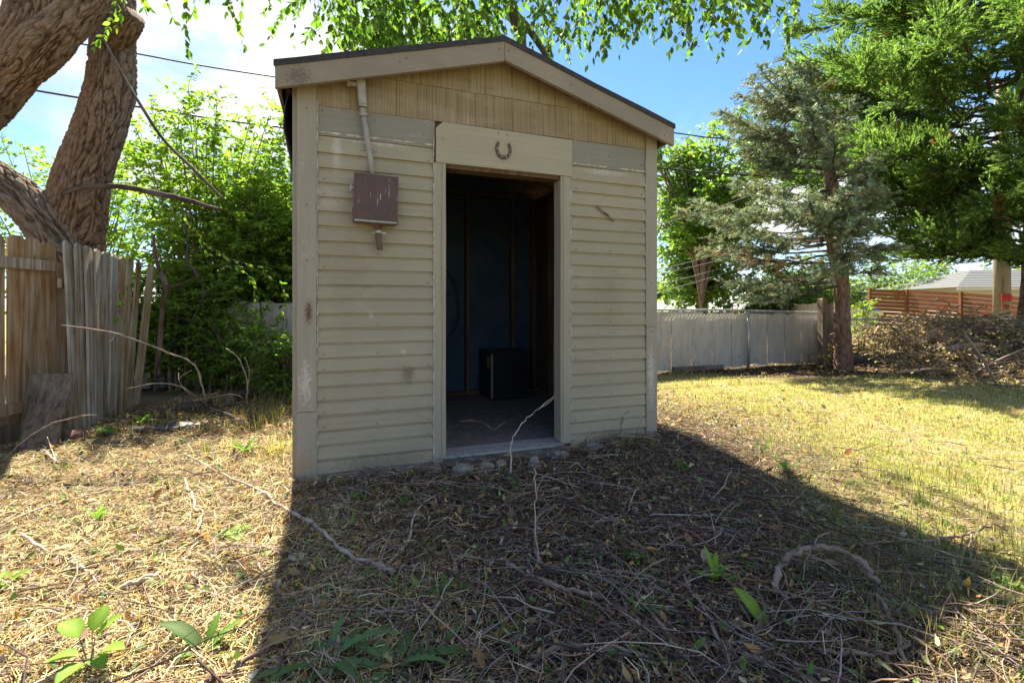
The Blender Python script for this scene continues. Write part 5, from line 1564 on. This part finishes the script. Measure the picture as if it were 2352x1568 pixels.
# second low chain link run behind the brush
cf = empty('low_chain_link_fence', (8.5, 9.9, 0))
tag(cf, 'low chain link fence running behind the brush pile', 'fence')
C0, C1 = Vector((6.55, 9.85, 0)), Vector((12.5, 10.9, 0))
wtube('top_rail', M_GALV, cf, [C0 + Vector((0, 0, 0.86)), C1 + Vector((0, 0, 0.84))], 0.02)
for t in (0.02, 0.4, 0.8):
    q = C0.lerp(C1, t); wtube('post', M_GALV, cf, [q, q + Vector((0, 0, 0.86))], 0.024)
tag(chain_link(cf, C0, C1, 0.82), kind='stuff')

# far cream picket fence
fc = empty('cream_picket_fence', (9, 12.5, 0))
tag(fc, 'far fence of new cream coloured pickets beyond the white board fence', 'fence')
F0, F1 = P(1896, 697, 10.4), P(1600, 713, 19.0); F0.z = F1.z = 0
dirv = (F1 - F0).normalized(); Lf = (F1 - F0).length; s_ = 0; k = 0
while s_ < Lf:
    p = F0 + dirv * s_; t = s_ / Lf
    lean_board('picket', M_CREAM_FENCE, fc, p, p + Vector((0, 0, 1.20 - 0.23 * t + random.uniform(-0.01, 0.01))), 0.138, 0.018, dog=0.02, wav=0.0, across=dirv, seed=300 + k)
    s_ += 0.143; k += 1
# orange brown horizontal slat fence
osf = empty('slat_fence', (18, 19, 0))
tag(osf, 'orange brown horizontal slat fence in front of the grey roofed house', 'fence')
posts = [(P(1998, 664, 21.0)), (P(2083, 666, 20.0)), (P(2207, 672, 18.2)), (P(2375, 684, 16.2)), (P(2560, 690, 15))]
for i, tp_ in enumerate(posts):
    q = Vector((tp_.x, tp_.y, 0))
    lean_board('post', M_ORANGE, osf, q, Vector((tp_.x, tp_.y, tp_.z + 0.03)), 0.10, 0.10, dog=0.0, across=(1, 0, 0), seed=i)
inv = osf.matrix_basis.inverted()
for i in range(len(posts) - 1):
    a, b = posts[i], posts[i + 1]; d = Vector((b.x - a.x, b.y - a.y, 0)); d.normalize()
    q = Vector((d.y, -d.x, 0))
    for r in range(11):
        za, zb = a.z - 0.07 - r * 0.158, b.z - 0.07 - r * 0.158
        hgt = 0.135
        jig = 0.006 * math.sin(r * 3.7 + i)
        pts = [Vector((a.x, a.y, za - hgt / 2)), Vector((b.x, b.y, zb - hgt / 2 + jig)), Vector((b.x, b.y, zb + hgt / 2 + jig)), Vector((a.x, a.y, za + hgt / 2))]
        pts = [p + d * (0.06 if n_ in (0, 3) else -0.06) for n_, p in enumerate(pts)]
        mb = MB().prism([inv @ p for p in pts], tuple(q * 0.02))
        mb.build('slat', M_ORANGE, osf)

# ================================================================== houses beyond
M_SHINGLE = plain('grey_shingles', (0.085, 0.09, 0.10), (0.14, 0.145, 0.155), 30, 0.9, 0.4, 0, (1, 1, 1))
M_WALL_CREAM = plain('cream_wall', (0.46, 0.42, 0.34), (0.54, 0.50, 0.42), 6, 0.8, 0.1)
M_WHITEROOF = plain('pale_metal_roof', (0.55, 0.55, 0.55), (0.66, 0.66, 0.66), 6, 0.5, 0.1)
M_GLASS = plain('window_glass', (0.03, 0.04, 0.05), (0.06, 0.07, 0.08), 3, 0.08, 0.0)
def house(name, label, c, rz, w, d, wall_h, roof_h, over, roofm, wallm, hip=0.0):
    root = empty(name, (c[0], c[1], 0), rz)
    tag(root, label, 'building')
    MB().box(-w / 2, w / 2, -d / 2, d / 2, 0, wall_h).build('wall', wallm, root)
    W, D = w / 2 + over, d / 2 + over
    ze = wall_h - 0.05; zr = wall_h + roof_h; hx = W - hip
    # shingle courses as shallow steps on each slope
    n = 10
    for sg in (-1, 1):
        mb = MB()
        for i in range(n):
            t0, t1 = i / n, (i + 1) / n
            y0, y1 = sg * D * (1 - t0), sg * D * (1 - t1)
            z0, z1 = ze + (zr - ze) * t0, ze + (zr - ze) * t1
            x0, x1 = W + (hx - W) * t0, W + (hx - W) * t1
            up = 0.025
            mb.poly([(-x0, y0, z0 + up), (x0, y0, z0 + up), (x1, y1, z1), (-x1, y1, z1), (-x0, y0, z0), (x0, y0, z0)], [(0, 1, 2, 3), (4, 5, 1, 0)])
        mb.build('roof', roofm, root)
    if hip:
        for sg in (-1, 1):
            mb = MB()
            for i in range(n):
                t0, t1 = i / n, (i + 1) / n
                z0, z1 = ze + (zr - ze) * t0, ze + (zr - ze) * t1
                xa, xb = sg * (W + (hx - W) * t0), sg * (W + (hx - W) * t1)
                ya, yb = D * (1 - t0), D * (1 - t1)
                mb.poly([(xa, -ya, z0 + 0.025), (xa, ya, z0 + 0.025), (xb, yb, z1), (xb, -yb, z1), (xa, -ya, z0), (xa, ya, z0)], [(0, 1, 2, 3), (4, 5, 1, 0)])
            mb.build('roof', roofm, root)
    else:
        for sg in (-1, 1):
            MB().prism([(sg * (w / 2), -d / 2, wall_h), (sg * (w / 2), d / 2, wall_h), (sg * (w / 2), 0, zr - 0.08)], (-sg * 0.05, 0, 0)).build('gable', wallm, root)
    MB().box(-W, W, -D - 0.02, -D, ze - 0.14, ze + 0.01).build('fascia', wallm, root)
    for x in ((-w * 0.25, w * 0.25) if w > 8 else ()):
        f = MB().box(x - 0.5, x + 0.5, -d / 2 - 0.03, -d / 2 - 0.002, 1.0, 2.0).build('window', M_WALL_CREAM, root)
        MB().box(x - 0.44, x + 0.44, -d / 2 - 0.036, -d / 2 - 0.0305, 1.06, 1.94).build('pane', M_GLASS, f)
    return root
house('house', 'low house with grey shingle roof behind the slat fence', (26.5, 24.0), R(-6), 12.0, 6.0, 2.05, 0.95, 0.4, M_SHINGLE, M_WALL_CREAM, hip=3.2)
house('house', 'pale roofed building behind the white board fence near the shed', (4.7, 16.6), R(4), 3.6, 3.0, 1.0, 0.35, 0.2, M_WHITEROOF, M_WALL_CREAM)
house('house', 'long low building with pale grey roof beyond the cream fence', (10.4, 22.5), R(8), 5.2, 3.4, 0.95, 0.40, 0.25, M_WHITEROOF, M_WALL_CREAM)
house('small_outbuilding', 'tiny cream outbuilding with dark roof left of the slat fence', (12.5, 17.2), R(20), 0.62, 0.8, 1.02, 0.22, 0.1, M_SHINGLE, M_WALL_CREAM)

# ================================================================== utility pole and wires
up = empty('utility_pole', (13.4, 13.1, 0))
tag(up, 'wooden utility pole with a red ribbon behind the juniper', 'utility pole')
M_POLE = wood_mat('grey_pole', [(0.12, 0.095, 0.075), (0.19, 0.16, 0.13), (0.27, 0.235, 0.2), (0.8, 0.75, 0.7), (0.2, 0.175, 0.15)], knots=False)
MB().tube([(0, 0, -0.1), (0, 0, 3), (0, 0, 7.2)], [0.185, 0.175, 0.14], 18).build('pole', M_POLE, up, smooth=True)
MB().box(-0.9, 0.9, -0.20, -0.14, 6.4, 6.52).build('crossarm', M_POLE, up)
M_RED = plain('red_ribbon', (0.45, 0.02, 0.02), (0.6, 0.04, 0.035), 9, 0.6, 0.2)
mb = MB()
for k, (z, h) in enumerate(((1.28, 0.16), (1.1, 0.05))):
    loop = []
    for i in range(19):
        a = math.pi * (1.22 + (0.5 if k == 0 else 0.3) * i / 18)
        loop.append((math.cos(a), math.sin(a)))
    b_ = len(mb.v)
    for i, (cx2, sy2) in enumerate(loop):
        rr = 0.195 + 0.012 * math.sin(i * 2.3 + k)
        mb.v += [(cx2 * rr, sy2 * rr, z + 0.05 * math.sin(i * 1.9)), (cx2 * rr, sy2 * rr, z + h + 0.04 * math.sin(i * 1.3 + 1))]
    for i in range(18): mb.f.append((b_ + i * 2, b_ + i * 2 + 2, b_ + i * 2 + 3, b_ + i * 2 + 1))
mb.build('ribbon', M_RED, up)
def wire(label, pts, r, mat_, group=None):
    q = [Vector(p) for p in spline(pts, 8)]
    return tag(MB().tube(q, r, 5, cap=False).build('overhead_wire', mat_, smooth=True), label, 'wire', group)
wire('upper black overhead wire crossing behind the shed roof', [P(-300, 15, 7.0), P(0, 68, 7.8), P(310, 123, 8.4), P(632, 177, 9.0), P(1545, 305, 11.0), P(1690, 321, 11.4), P(2304, 372, 13.0)], 0.016, M_CABLE)
wire('lower black overhead wire passing behind the shrub and shed', [P(-300, 142, 7.0), P(140, 218, 7.9), P(360, 252, 8.3), P(665, 295, 9.0), P(1503, 385, 10.8), P(1710, 402, 11.3), P(2304, 440, 13.0)], 0.02, M_CABLE)
for k, (a, b, lab) in enumerate([((1503, 519), (1665, 470), 'topmost pale service wire right of the shed'), ((1503, 621), (1600, 598), 'second pale service wire right of the shed'), ((1503, 633), (1690, 588), 'third pale service wire right of the shed'), ((1503, 657), (1640, 621), 'fourth pale service wire right of the shed'), ((1512, 672), (1650, 632), 'lowest pale service wire right of the shed')]):
    dx, dy = b[0] - a[0], b[1] - a[1]
    e = (b[0] + dx * 0.8, b[1] + dy * 1.0)
    s0 = (a[0] - dx * 0.6, a[1] - dy * 0.5)
    wire(lab, [P(*s0, 11.0), P(*a, 11.0), P(*b, 11.3), P(*e, 11.8)], 0.009, M_LIGHTCABLE)

# ================================================================== brush pile
bp = empty('brush_pile', (7.9, 8.2, 0))
tag(bp, 'large heap of cut branches and drying leaves beside the spruce', 'brush pile')
rs = random.Random(12)
def heap(x, y):
    """height of the heap in local coordinates"""
    h = 1.0 * math.exp(-((x + 0.2) / 2.3) ** 2 - ((y - 0.35) / 0.95) ** 2) + 0.35 * math.exp(-((x - 2.2) / 1.4) ** 2 - ((y + 0.3) / 0.9) ** 2)
    return h + 0.10 * mnoise.noise((x * 1.6, y * 1.6, 0))
wood = MB(); fo = Foliage()
BRP = [(0.40, 0.29, 0.13), (0.48, 0.36, 0.16), (0.30, 0.22, 0.11), (0.22, 0.21, 0.09), (0.52, 0.43, 0.23), (0.27, 0.25, 0.12), (0.18, 0.20, 0.09)]
GRP = [(0.15, 0.18, 0.10), (0.19, 0.22, 0.13), (0.12, 0.145, 0.08)]
YGP = [(0.22, 0.30, 0.05), (0.17, 0.25, 0.04)]
for i in range(1700):
    x = rs.gauss(0.1, 1.5); y_ = rs.gauss(0.1, 0.75)
    if x < -1.55: continue
    h = max(0.02, heap(x, y_))
    z = h * rs.uniform(0.25, 1.0) ** 0.6 * (0.93 if rs.random() < 0.8 else 1.12)
    az = rs.gauss(0, 0.6) + (math.pi if rs.random() < 0.5 else 0)
    d = Vector((math.cos(az), math.sin(az) * 0.7, rs.gauss(0.0, 0.32)))
    p = Vector((x, y_, z)); L = rs.uniform(0.3, 1.1)
    path = wander(p - d * L * 0.5, d, L, 5, rs, 0.03, 0.13)
    for q in path:
        q.z = max(0.01, min(q.z, max(0.05, heap(q.x, q.y)) + 0.28))
    wood.tube(path, [rs.choice((0.003, 0.004, 0.006, 0.012)) * (1 - 0.12 * k) for k in range(6)], 4, cap=False)
    pl = BRP
    if x > 0.5 and rs.random() < 0.55 and z > 0.25: pl = GRP
    if 0.9 < x < 2.6 and z > 0.35 and rs.random() < 0.18: pl = YGP
    if rs.random() < 0.93:
        twig_with_leaves(fo, path[1:], 0.06, pl, rs, 0.55, 0.4, 0.002, 1, wood=False)
for (x0, y0, x1, y1, r) in [(2130, 740, 2250, 870, 0.02), (2210, 760, 2290, 885, 0.022), (2080, 775, 2170, 815, 0.012), (2060, 855, 2210, 845, 0.016), (2230, 860, 2352, 800, 0.014), (2180, 800, 2260, 790, 0.04), (2160, 830, 2330, 850, 0.016)]:
    a = P(x0, y0, 7.0) - bp.location; b = G(x1, max(y1, 850)) if y1 > 845 else P(x1, y1, 7.1)
    b = b - bp.location
    wood.tube([a, (a + b) / 2 + Vector((rs.gauss(0, 0.03), 0, 0.02)), b], [r, r * 0.9, r * 0.6], 6)
wood.build('branches', M_STICK, bp)
fo.build('dry_leaves', bp, M_LITTER)
# twigs and dry needles at the spruce foot and on the fence
fo = Foliage()
dv = empty('dry_weeds', G(1900, 845))
tag(dv, 'dry orange leaved weeds around the foot of the spruce', 'weeds')
for i in range(45):
    p = G(rs.gauss(1900, 22), rs.uniform(815, 855)) - dv.location
    p.z = rs.uniform(0, 0.35)
    twig_with_leaves(fo, wander(p, (rs.gauss(0, 1), rs.gauss(0, 1), 0.8), rs.uniform(0.15, 0.4), 4, rs, 0.05, 0.2), 0.05, [(0.40, 0.25, 0.06), (0.34, 0.26, 0.08), (0.28, 0.26, 0.07)], rs, 0.6, 0.3, 0.003, 1)
fo.build('leaves', dv, M_LITTER, False, 'stems', M_STICK)

# ================================================================== boards, logs and debris at the left fence
def slab(name, label, cat, mat_, bl, br, tr, tl, thick):
    bl, br, tr, tl = map(Vector, (bl, br, tr, tl))
    n = (br - bl).cross(tl - bl).normalized()
    root_loc = (bl + br) / 2
    mb = MB().prism([p - root_loc for p in (bl, br, tr, tl)], tuple(-n * thick))
    o = mb.build(name, mat_); o.location = root_loc
    return tag(o, label, cat)
slab('plywood_offcut', 'dark square plywood offcut leaning on the left fence', 'board', M_OLDWOOD, (-4.02, 3.90, -0.01), (-3.58, 3.86, -0.01), (-3.74, 4.06, 0.545), (-4.06, 4.03, 0.535), 0.02)
slab('short_plank', 'short weathered plank tilted against the plywood offcut', 'board', M_OLDWOOD, (-3.74, 3.60, -0.01), (-3.50, 3.66, -0.01), (-3.575, 3.84, 0.345), (-3.82, 3.83, 0.335), 0.035)
M_BRICK = plain('red_brick', (0.13, 0.055, 0.042), (0.22, 0.11, 0.085), 25, 0.9, 0.4)
br_ = MB().box(-0.1, 0.1, -0.045, 0.045, -0.03, 0.03, jit=0.004).build('brick', M_BRICK)
br_.location = tuple(G(182, 1010) + Vector((0, 0, 0.02))); br_.rotation_euler = (0.15, 0.25, -0.9)
tag(br_, 'red brick lying at the foot of the leaning fence panel', 'brick')
for (x0, y0, x1, y1, r, lab) in [(528, 930, 622, 905, 0.065, 'short cut log lying below the shrubs nearest the shed'), (410, 948, 485, 938, 0.06, 'cut log half buried left of the other log')]:
    lg = empty('log', (G(x0, y0) + G(x1, y1)) / 2)
    tag(lg, lab, 'log')
    a = G(x0, y0) - lg.location; b = G(x1, y1) - lg.location
    bark_limb('log_body', [(a.x, a.y, r * 0.8, r), ((a.x + b.x) / 2, (a.y + b.y) / 2, r * 0.85, r * 1.05), (b.x, b.y, r * 0.9, r * 0.92)], M_GREYBARK, lg, 20, 0.008, 0.03, 9.0)
    ca = Vector((a.x, a.y, r * 0.8)); dn = (ca - Vector((b.x, b.y, r * 0.9))).normalized()
    MB().tube([ca - dn * 0.004, ca + dn * 0.003], r * 0.97, 18).build('cut_face', M_STICK, lg)
M_TARP = plain('grey_plastic', (0.05, 0.055, 0.065), (0.12, 0.125, 0.14), 10, 0.4, 0.3)
mb = MB()
c0 = G(390, 985)
for i in range(9):
    for j in range(6):
        mb.v.append((-0.28 + 0.07 * i, -0.09 + 0.036 * j, 0.03 + 0.03 * mnoise.noise((i * 0.6, j * 0.7, 2))))
for i in range(8):
    for j in range(5):
        mb.f.append((i * 6 + j, i * 6 + j + 6, i * 6 + j + 7, i * 6 + j + 1))
ts = mb.build('plastic_scrap', M_TARP, smooth=True); ts.location = c0; ts.rotation_euler = (0, 0, 0.2)
so = ts.modifiers.new('thick', 'SOLIDIFY'); so.thickness = 0.004
tag(ts, 'crumpled grey plastic scrap in the litter by the fence panel', 'scrap')

# ================================================================== fallen branches one can tell apart
def branch(label, pts, r0, r1, forks=(), mat_=M_STICK):
    """pts in plate coordinates: (x, y) on the ground, or (x, y, Y) at a known distance"""
    def pt(p):
        if len(p) == 2:
            g = G(p[0], p[1], 0.03); g.z = gz(g.x, g.y) + 0.03; return g
        return P(*p)
    base = pt(pts[0])
    root = empty('fallen_branch', base)
    tag(root, label, 'branch')
    q = [Vector(v) - base for v in spline([pt(p) for p in pts], 5)]
    n = len(q)
    rs_ = random.Random(len(label))
    q = [v + Vector((rs_.gauss(0, 0.0045), rs_.gauss(0, 0.0045), rs_.gauss(0, 0.0035))) for v in q]
    MB().tube(q, [(r0 + (r1 - r0) * i / (n - 1)) * rs_.choice((0.85, 0.95, 1.0, 1.1, 1.32)) for i in range(n)], 8).build('stem', mat_, root, smooth=True)
    for (fp, fr0, fr1) in forks:
        q = [Vector(v) - base for v in spline([pt(p) for p in fp], 5)]
        n = len(q)
        MB().tube(q, [fr0 + (fr1 - fr0) * i / (n - 1) for i in range(n)], 6).build('side_twig', mat_, root, smooth=True)
    return root
M_PALESTICK = wood_mat('pale_stick', [(0.26, 0.20, 0.16), (0.40, 0.33, 0.28), (0.52, 0.45, 0.39), (0.75, 0.7, 0.65), (0.4, 0.31, 0.24)], grain=(14, 14, 14), knots=False, bump=0.3)
branch('long forked pale branch lying across the shadow edge in front of the shed', [(424, 1039), (500, 1085), (583, 1123), (646, 1163), (730, 1214), (788, 1263), (854, 1287), (901, 1312)], 0.004, 0.011, [([(888, 1294), (938, 1240), (949, 1192), (974, 1156), (1014, 1130)], 0.008, 0.004)], M_PALESTICK)
branch('thick arched branch bowing up out of the grass at lower right', [(1783, 1360), (1787, 1305, 1.93), (1813, 1276, 1.93), (1853, 1258, 1.93), (1893, 1255, 1.92), (1944, 1269, 1.9), (1995, 1305, 1.86), (2012, 1335, 1.83), (2043, 1371, 1.8), (2170, 1415)], 0.011, 0.009)
branch('long branch with raised bent tip near the right edge', [(1988, 1251), (2068, 1243), (2178, 1236), (2232, 1222, 2.3), (2262, 1208, 2.3), (2287, 1204, 2.3), (2309, 1216)], 0.006, 0.005, [([(2231, 1224, 2.3), (2230, 1291)], 0.005, 0.004)])
branch('crooked stick running down from the arched branch', [(2010, 1364), (2043, 1408), (2064, 1455), (2075, 1521)], 0.008, 0.006)
branch('level stick with upturned end at the bottom right', [(1878, 1495), (1950, 1499), (2039, 1499), (2090, 1470)], 0.008, 0.005)
branch('dark curved branch lying below the middle of the doorway', [(1156, 1276), (1185, 1309), (1258, 1346), (1313, 1364), (1382, 1375)], 0.007, 0.009)
branch('straight stick pointing at the bottom edge right of centre', [(1444, 1342), (1499, 1415), (1554, 1492)], 0.005, 0.006)
branch('long stick slanting to the bottom edge left of the arched branch', [(1565, 1316), (1609, 1389), (1649, 1466), (1678, 1543)], 0.005, 0.007)
branch('pale peeled stick lying level near the bottom edge', [(1221, 1514), (1324, 1495), (1426, 1497), (1490, 1510)], 0.007, 0.006)
branch('short curved stick on the dark litter before the right siding', [(1335, 1163), (1382, 1185), (1448, 1207)], 0.009, 0.006)
branch('dark heavy branch entering at the bottom left corner of the shadow', [(470, 1570), (536, 1543), (635, 1473), (693, 1422), (745, 1385)], 0.011, 0.006)
branch('thin dry stem standing upright before the doorway', [(1234, 1290), (1231, 1232, 2.08), (1232, 1141, 2.09), (1227, 1075, 2.1)], 0.004, 0.002, [([(1231, 1130, 2.09), (1245, 1100, 2.1), (1262, 1085, 2.1)], 0.0015, 0.001)], M_PALESTICK)
branch('slender forked twig leaning into the doorway', [(1174, 1090), (1174, 1025, 3.22), (1186, 991, 3.26), (1211, 959, 3.3), (1243, 933, 3.33), (1278, 905, 3.36)], 0.006, 0.002, [([(1243, 935, 3.33), (1260, 925, 3.34), (1273, 913, 3.35)], 0.003, 0.0015)], M_PALESTICK)
branch('long bare dead branch arching up before the leaning fence panel', [(571, 974), (520, 950), (480, 934), (469, 905, 4.75), (447, 839, 4.65), (385, 809, 4.5), (267, 765, 4.2), (143, 747, 3.95)], 0.012, 0.004, [([(480, 934), (420, 890, 4.6), (360, 880, 4.5), (290, 893, 4.3)], 0.006, 0.003), ([(478, 930), (430, 900, 4.7), (412, 870, 4.7), (440, 850, 4.65)], 0.005, 0.003), ([(267, 765, 4.2), (258, 780, 4.18), (250, 784, 4.17)], 0.003, 0.002)], M_PALESTICK)
branch('bent dead stick arching over the logs beside the shrubs', [(566, 935), (570, 890, 5.0), (560, 850, 5.05), (545, 820, 5.1), (520, 800, 5.1)], 0.008, 0.004, [([(566, 930), (555, 912, 5.0), (530, 905, 5.0), (500, 910, 5.0), (440, 920, 4.95)], 0.006, 0.003), ([(570, 885, 5.0), (572, 850, 5.0), (562, 820, 5.05)], 0.004, 0.002)], M_PALESTICK)
branch('pale stick crossing the sunlit straw at far left', [(0, 1207), (100, 1160), (200, 1133), (260, 1122)], 0.005, 0.004, (), M_PALESTICK)
branch('straight pale stick in the sunlit straw above the sapling', [(47, 1225), (110, 1262), (183, 1300), (215, 1322)], 0.006, 0.005, (), M_PALESTICK)
branch('stout broken stick in the sunlit leaves left of the shadow', [(284, 1346), (325, 1330), (365, 1316)], 0.010, 0.008, (), M_PALESTICK)
branch('bent forked stick in the straw beside the leaning plank', [(100, 1022), (112, 1040), (125, 1055), (135, 1062)], 0.008, 0.006, [([(130, 1058), (118, 1030, 3.6), (108, 1003, 3.65)], 0.005, 0.003)], M_PALESTICK)
branch('crooked stick crossing the straw toward the shadow edge', [(420, 1098), (445, 1140), (446, 1168), (468, 1176), (455, 1215), (440, 1260), (420, 1285)], 0.006, 0.005, (), M_PALESTICK)
branch('long thin stalk arching before the leaning plank', [(25, 1040), (70, 1000, 3.6), (120, 972, 3.6), (190, 955, 3.7), (225, 952, 3.75)], 0.003, 0.002, (), M_PALESTICK)
branch('dark stick lying on the dusty shed floor', [(1055, 968, 3.95), (1100, 967, 3.95), (1130, 985, 3.86), (1140, 985, 3.86), (1160, 968, 3.95)], 0.008, 0.006, (), M_OLDWOOD)
branch('weathered grey stick curving down from the threshold', [(1290, 1155), (1240, 1180), (1227, 1230), (1240, 1290)], 0.006, 0.008)
branch('brown stick slanting across the lower left of the shadow', [(590, 1285), (640, 1360), (700, 1420), (735, 1440)], 0.006, 0.005)
branch('long bleached grass stalk crossing the shadow below the right siding', [(1490, 1182), (1600, 1184), (1700, 1190)], 0.003, 0.003, (), M_PALESTICK)

# ================================================================== weeds
def weed(label, px, py, leaves, kind='weed'):
    g = G(px, py); g.z = gz(g.x, g.y)
    root = empty(kind, g)
    tag(root, label, 'plant')
    for lf_ in leaves:
        az, L, w, rise, curl, col, lobed = lf_[:7]
        mb = MB(); n = 16
        d = Vector((math.cos(az), math.sin(az), 0)); s = Vector((-math.sin(az), math.cos(az), 0))
        p = Vector((0, 0, 0.005)) if len(lf_) < 8 else Vector(lf_[7]); el = rise
        if len(lf_) > 7:
            MB().tube([(0, 0, -0.01), tuple(Vector(lf_[7]) * 0.55 + Vector((0.004, 0, 0.0))), tuple(lf_[7])], [0.0022, 0.0018, 0.0013], 5).build('stem', M_STICK, root)
        for i in range(n + 1):
            t = i / n
            ww = w * (0.12 + math.sin(min(1, t * 1.02) ** 0.85 * math.pi) ** 0.8) if t > 0.12 else w * 0.12
            if lobed and t > 0.12: ww *= (1.0 if i % 2 else 0.55)
            if i == n: ww = w * 0.03
            up = 0.18 * ww
            mb.v += [tuple(p + s * ww / 2 + Vector((0, 0, up))), tuple(p), tuple(p - s * ww / 2 + Vector((0, 0, up)))]
            p = p + (d * math.cos(el) + Vector((0, 0, math.sin(el)))) * (L / n)
            el -= curl / n
        for i in range(n):
            for k in range(2):
                mb.f.append((i * 3 + k, i * 3 + k + 1, i * 3 + k + 4, i * 3 + k + 3))
        me = mb.mesh('leaf', smooth=True)
        ca = me.color_attributes.new('Col', 'FLOAT_COLOR', 'POINT')
        arr = []
        for i in range(len(me.vertices)):
            f = 1.35 if i % 3 == 1 else random.uniform(0.9, 1.1)
            arr += [col[0] * f, col[1] * f, col[2] * f, 1]
        ca.data.foreach_set('color', arr)
        link_mesh('leaf', me, M_LEAF, root)
    return root
GR1, GR2, GR3 = (0.13, 0.24, 0.045), (0.19, 0.32, 0.045), (0.13, 0.21, 0.085)
def rosette(n, L, w, rise, curl, cols, rs_, lobed=True, a0=0, a1=2 * math.pi):
    return [(a0 + (a1 - a0) * (i + rs_.uniform(0.1, 0.9)) / n, L * rs_.uniform(0.6, 1.1), w * rs_.uniform(0.7, 1.2), rise * rs_.uniform(0.6, 1.3), curl * rs_.uniform(0.6, 1.3), rs_.choice(cols), lobed) for i in range(n)]
rw = random.Random(5)
weed('long leaved dandelion rosette at the bottom edge left of centre', 745, 1545, rosette(10, 0.27, 0.034, 0.7, 1.3, [GR3, (0.09, 0.16, 0.055)], rw))
weed('broad dandelion with arching leaf at the bottom edge centre', 905, 1550, rosette(10, 0.25, 0.04, 0.6, 1.2, [GR3, (0.09, 0.165, 0.055)], rw))
weed('sapling with rounded bright leaves at the lower left corner', 205, 1545, [
    (0.5, 0.085, 0.056, 0.9, 0.5, GR2, False, (0.015, 0.0, 0.10)), (2.9, 0.085, 0.056, 0.7, 0.6, GR2, False, (-0.03, 0.0, 0.105)), (1.6, 0.075, 0.05, 0.9, 0.4, GR2, False, (0.0, 0.01, 0.115)),
    (3.5, 0.08, 0.045, 0.2, 0.4, GR2, False, (-0.02, -0.01, 0.06)), (5.7, 0.085, 0.045, 0.3, 0.5, GR1, False, (0.02, -0.01, 0.05)), (4.6, 0.08, 0.05, 0.2, 0.5, GR2, False, (0.0, -0.02, 0.045)), (0.0, 0.08, 0.045, 0.4, 0.5, GR2, False, (0.03, 0.0, 0.06)), (2.2, 0.06, 0.04, 0.5, 0.3, GR1, False)], 'sapling')
weed('weed with one large dark drooping leaf right of the bright sapling', 470, 1510, [(2.9, 0.21, 0.045, 0.8, 1.0, (0.07, 0.12, 0.04), False), (0.6, 0.13, 0.04, 0.9, 0.6, GR1, True), (1.6, 0.12, 0.035, 1.0, 0.5, GR1, True), (4.0, 0.09, 0.035, 0.6, 0.5, GR1, True)])
weed('single upright bright green leaf below the arched branch', 1752, 1440, [(2.2, 0.14, 0.055, 1.0, 0.7, GR2, False), (1.0, 0.06, 0.03, 0.7, 0.4, GR1, False)])
weed('bright green dandelion in the shade at the right edge', 2300, 1345, rosette(7, 0.13, 0.04, 0.4, 0.7, [GR2, GR1], rw))
weed('small green weed on the shadow edge beside the lawn', 1803, 1085, rosette(6, 0.13, 0.035, 0.9, 0.9, [GR1, GR3], rw))
weed('leafy weed in the middle of the shadow', 1460, 1290, rosette(8, 0.10, 0.03, 0.8, 0.8, [GR3, GR1], rw))
weed('grassy weed left of the arched branch', 1640, 1335, rosette(8, 0.12, 0.025, 1.1, 0.6, [GR1, GR2], rw, False))
weed('low weed above the dandelions at the bottom', 1030, 1365, rosette(8, 0.10, 0.04, 0.5, 0.6, [GR3, GR1], rw))
weed('weed with spread leaves near the bottom right of centre', 1475, 1395, rosette(7, 0.11, 0.035, 0.5, 0.7, [GR1, GR3], rw))
weed('rounded leaf weed at the left shadow edge', 540, 1230, rosette(5, 0.09, 0.06, 0.5, 0.5, [GR2, (0.12, 0.24, 0.035)], rw, False))
weed('small weed in the sunlit straw at the left edge', 14, 1345, rosette(6, 0.11, 0.045, 0.6, 0.6, [GR2], rw, False))
weed('small upright weed in the sunlit straw', 225, 1200, rosette(5, 0.11, 0.035, 1.0, 0.5, [GR2, GR1], rw))
weed('green weed near the grass tufts left of the shed', 560, 1045, rosette(12, 0.15, 0.04, 0.9, 0.8, [GR1, GR2], rw))
weed('green weed sprouting by the brick', 250, 1000, rosette(8, 0.14, 0.045, 0.9, 0.7, [GR1, GR2], rw, False))
weed('broad leaved yellowing weed beside the leaning panel', 325, 975, rosette(9, 0.22, 0.05, 0.9, 0.9, [GR1, (0.25, 0.28, 0.06)], rw, False))
weed('light green weed before the left siding', 820, 1150, rosette(5, 0.08, 0.04, 0.9, 0.5, [(0.16, 0.24, 0.09), GR1], rw, False))
weed('small weed against the foot of the left siding', 905, 1080, rosette(6, 0.08, 0.035, 0.9, 0.6, [GR1], rw, False))
weed('green weed between the stones and the shadow centre', 1175, 1110, rosette(6, 0.08, 0.035, 0.7, 0.6, [GR3], rw, False))
weed('grey green weed at the bottom right among dry leaves', 2130, 1440, rosette(5, 0.09, 0.03, 0.8, 0.6, [GR1, GR2], rw))
# dry leaning weed stalks at the right corner of the shed
fo = Foliage(); rs = random.Random(8)
ds = empty('dry_weed_stalk', G(1435, 1020))
tag(ds, 'dry seeded weed stalks leaning against the right siding', 'plant')
twig_with_leaves(fo, rel(ds, [Vector(q) for q in spline([G(1425, 1025), P(1425, 985, 3.7), P(1432, 955, 3.7), P(1447, 942, 3.72)], 4)]), 0.022, [(0.10, 0.08, 0.03), (0.14, 0.11, 0.04)], rs, 0.5, 0.3, 0.002)
twig_with_leaves(fo, rel(ds, [Vector(q) for q in spline([G(1455, 1020), P(1465, 985, 3.7), P(1480, 955, 3.75), P(1500, 942, 3.78)], 4)]), 0.012, [(0.2, 0.15, 0.1)], rs, 3.0, 0.3, 0.0025, 1)
fo.build('seed_heads', ds, M_LITTER, False, 'stems', M_STICK)
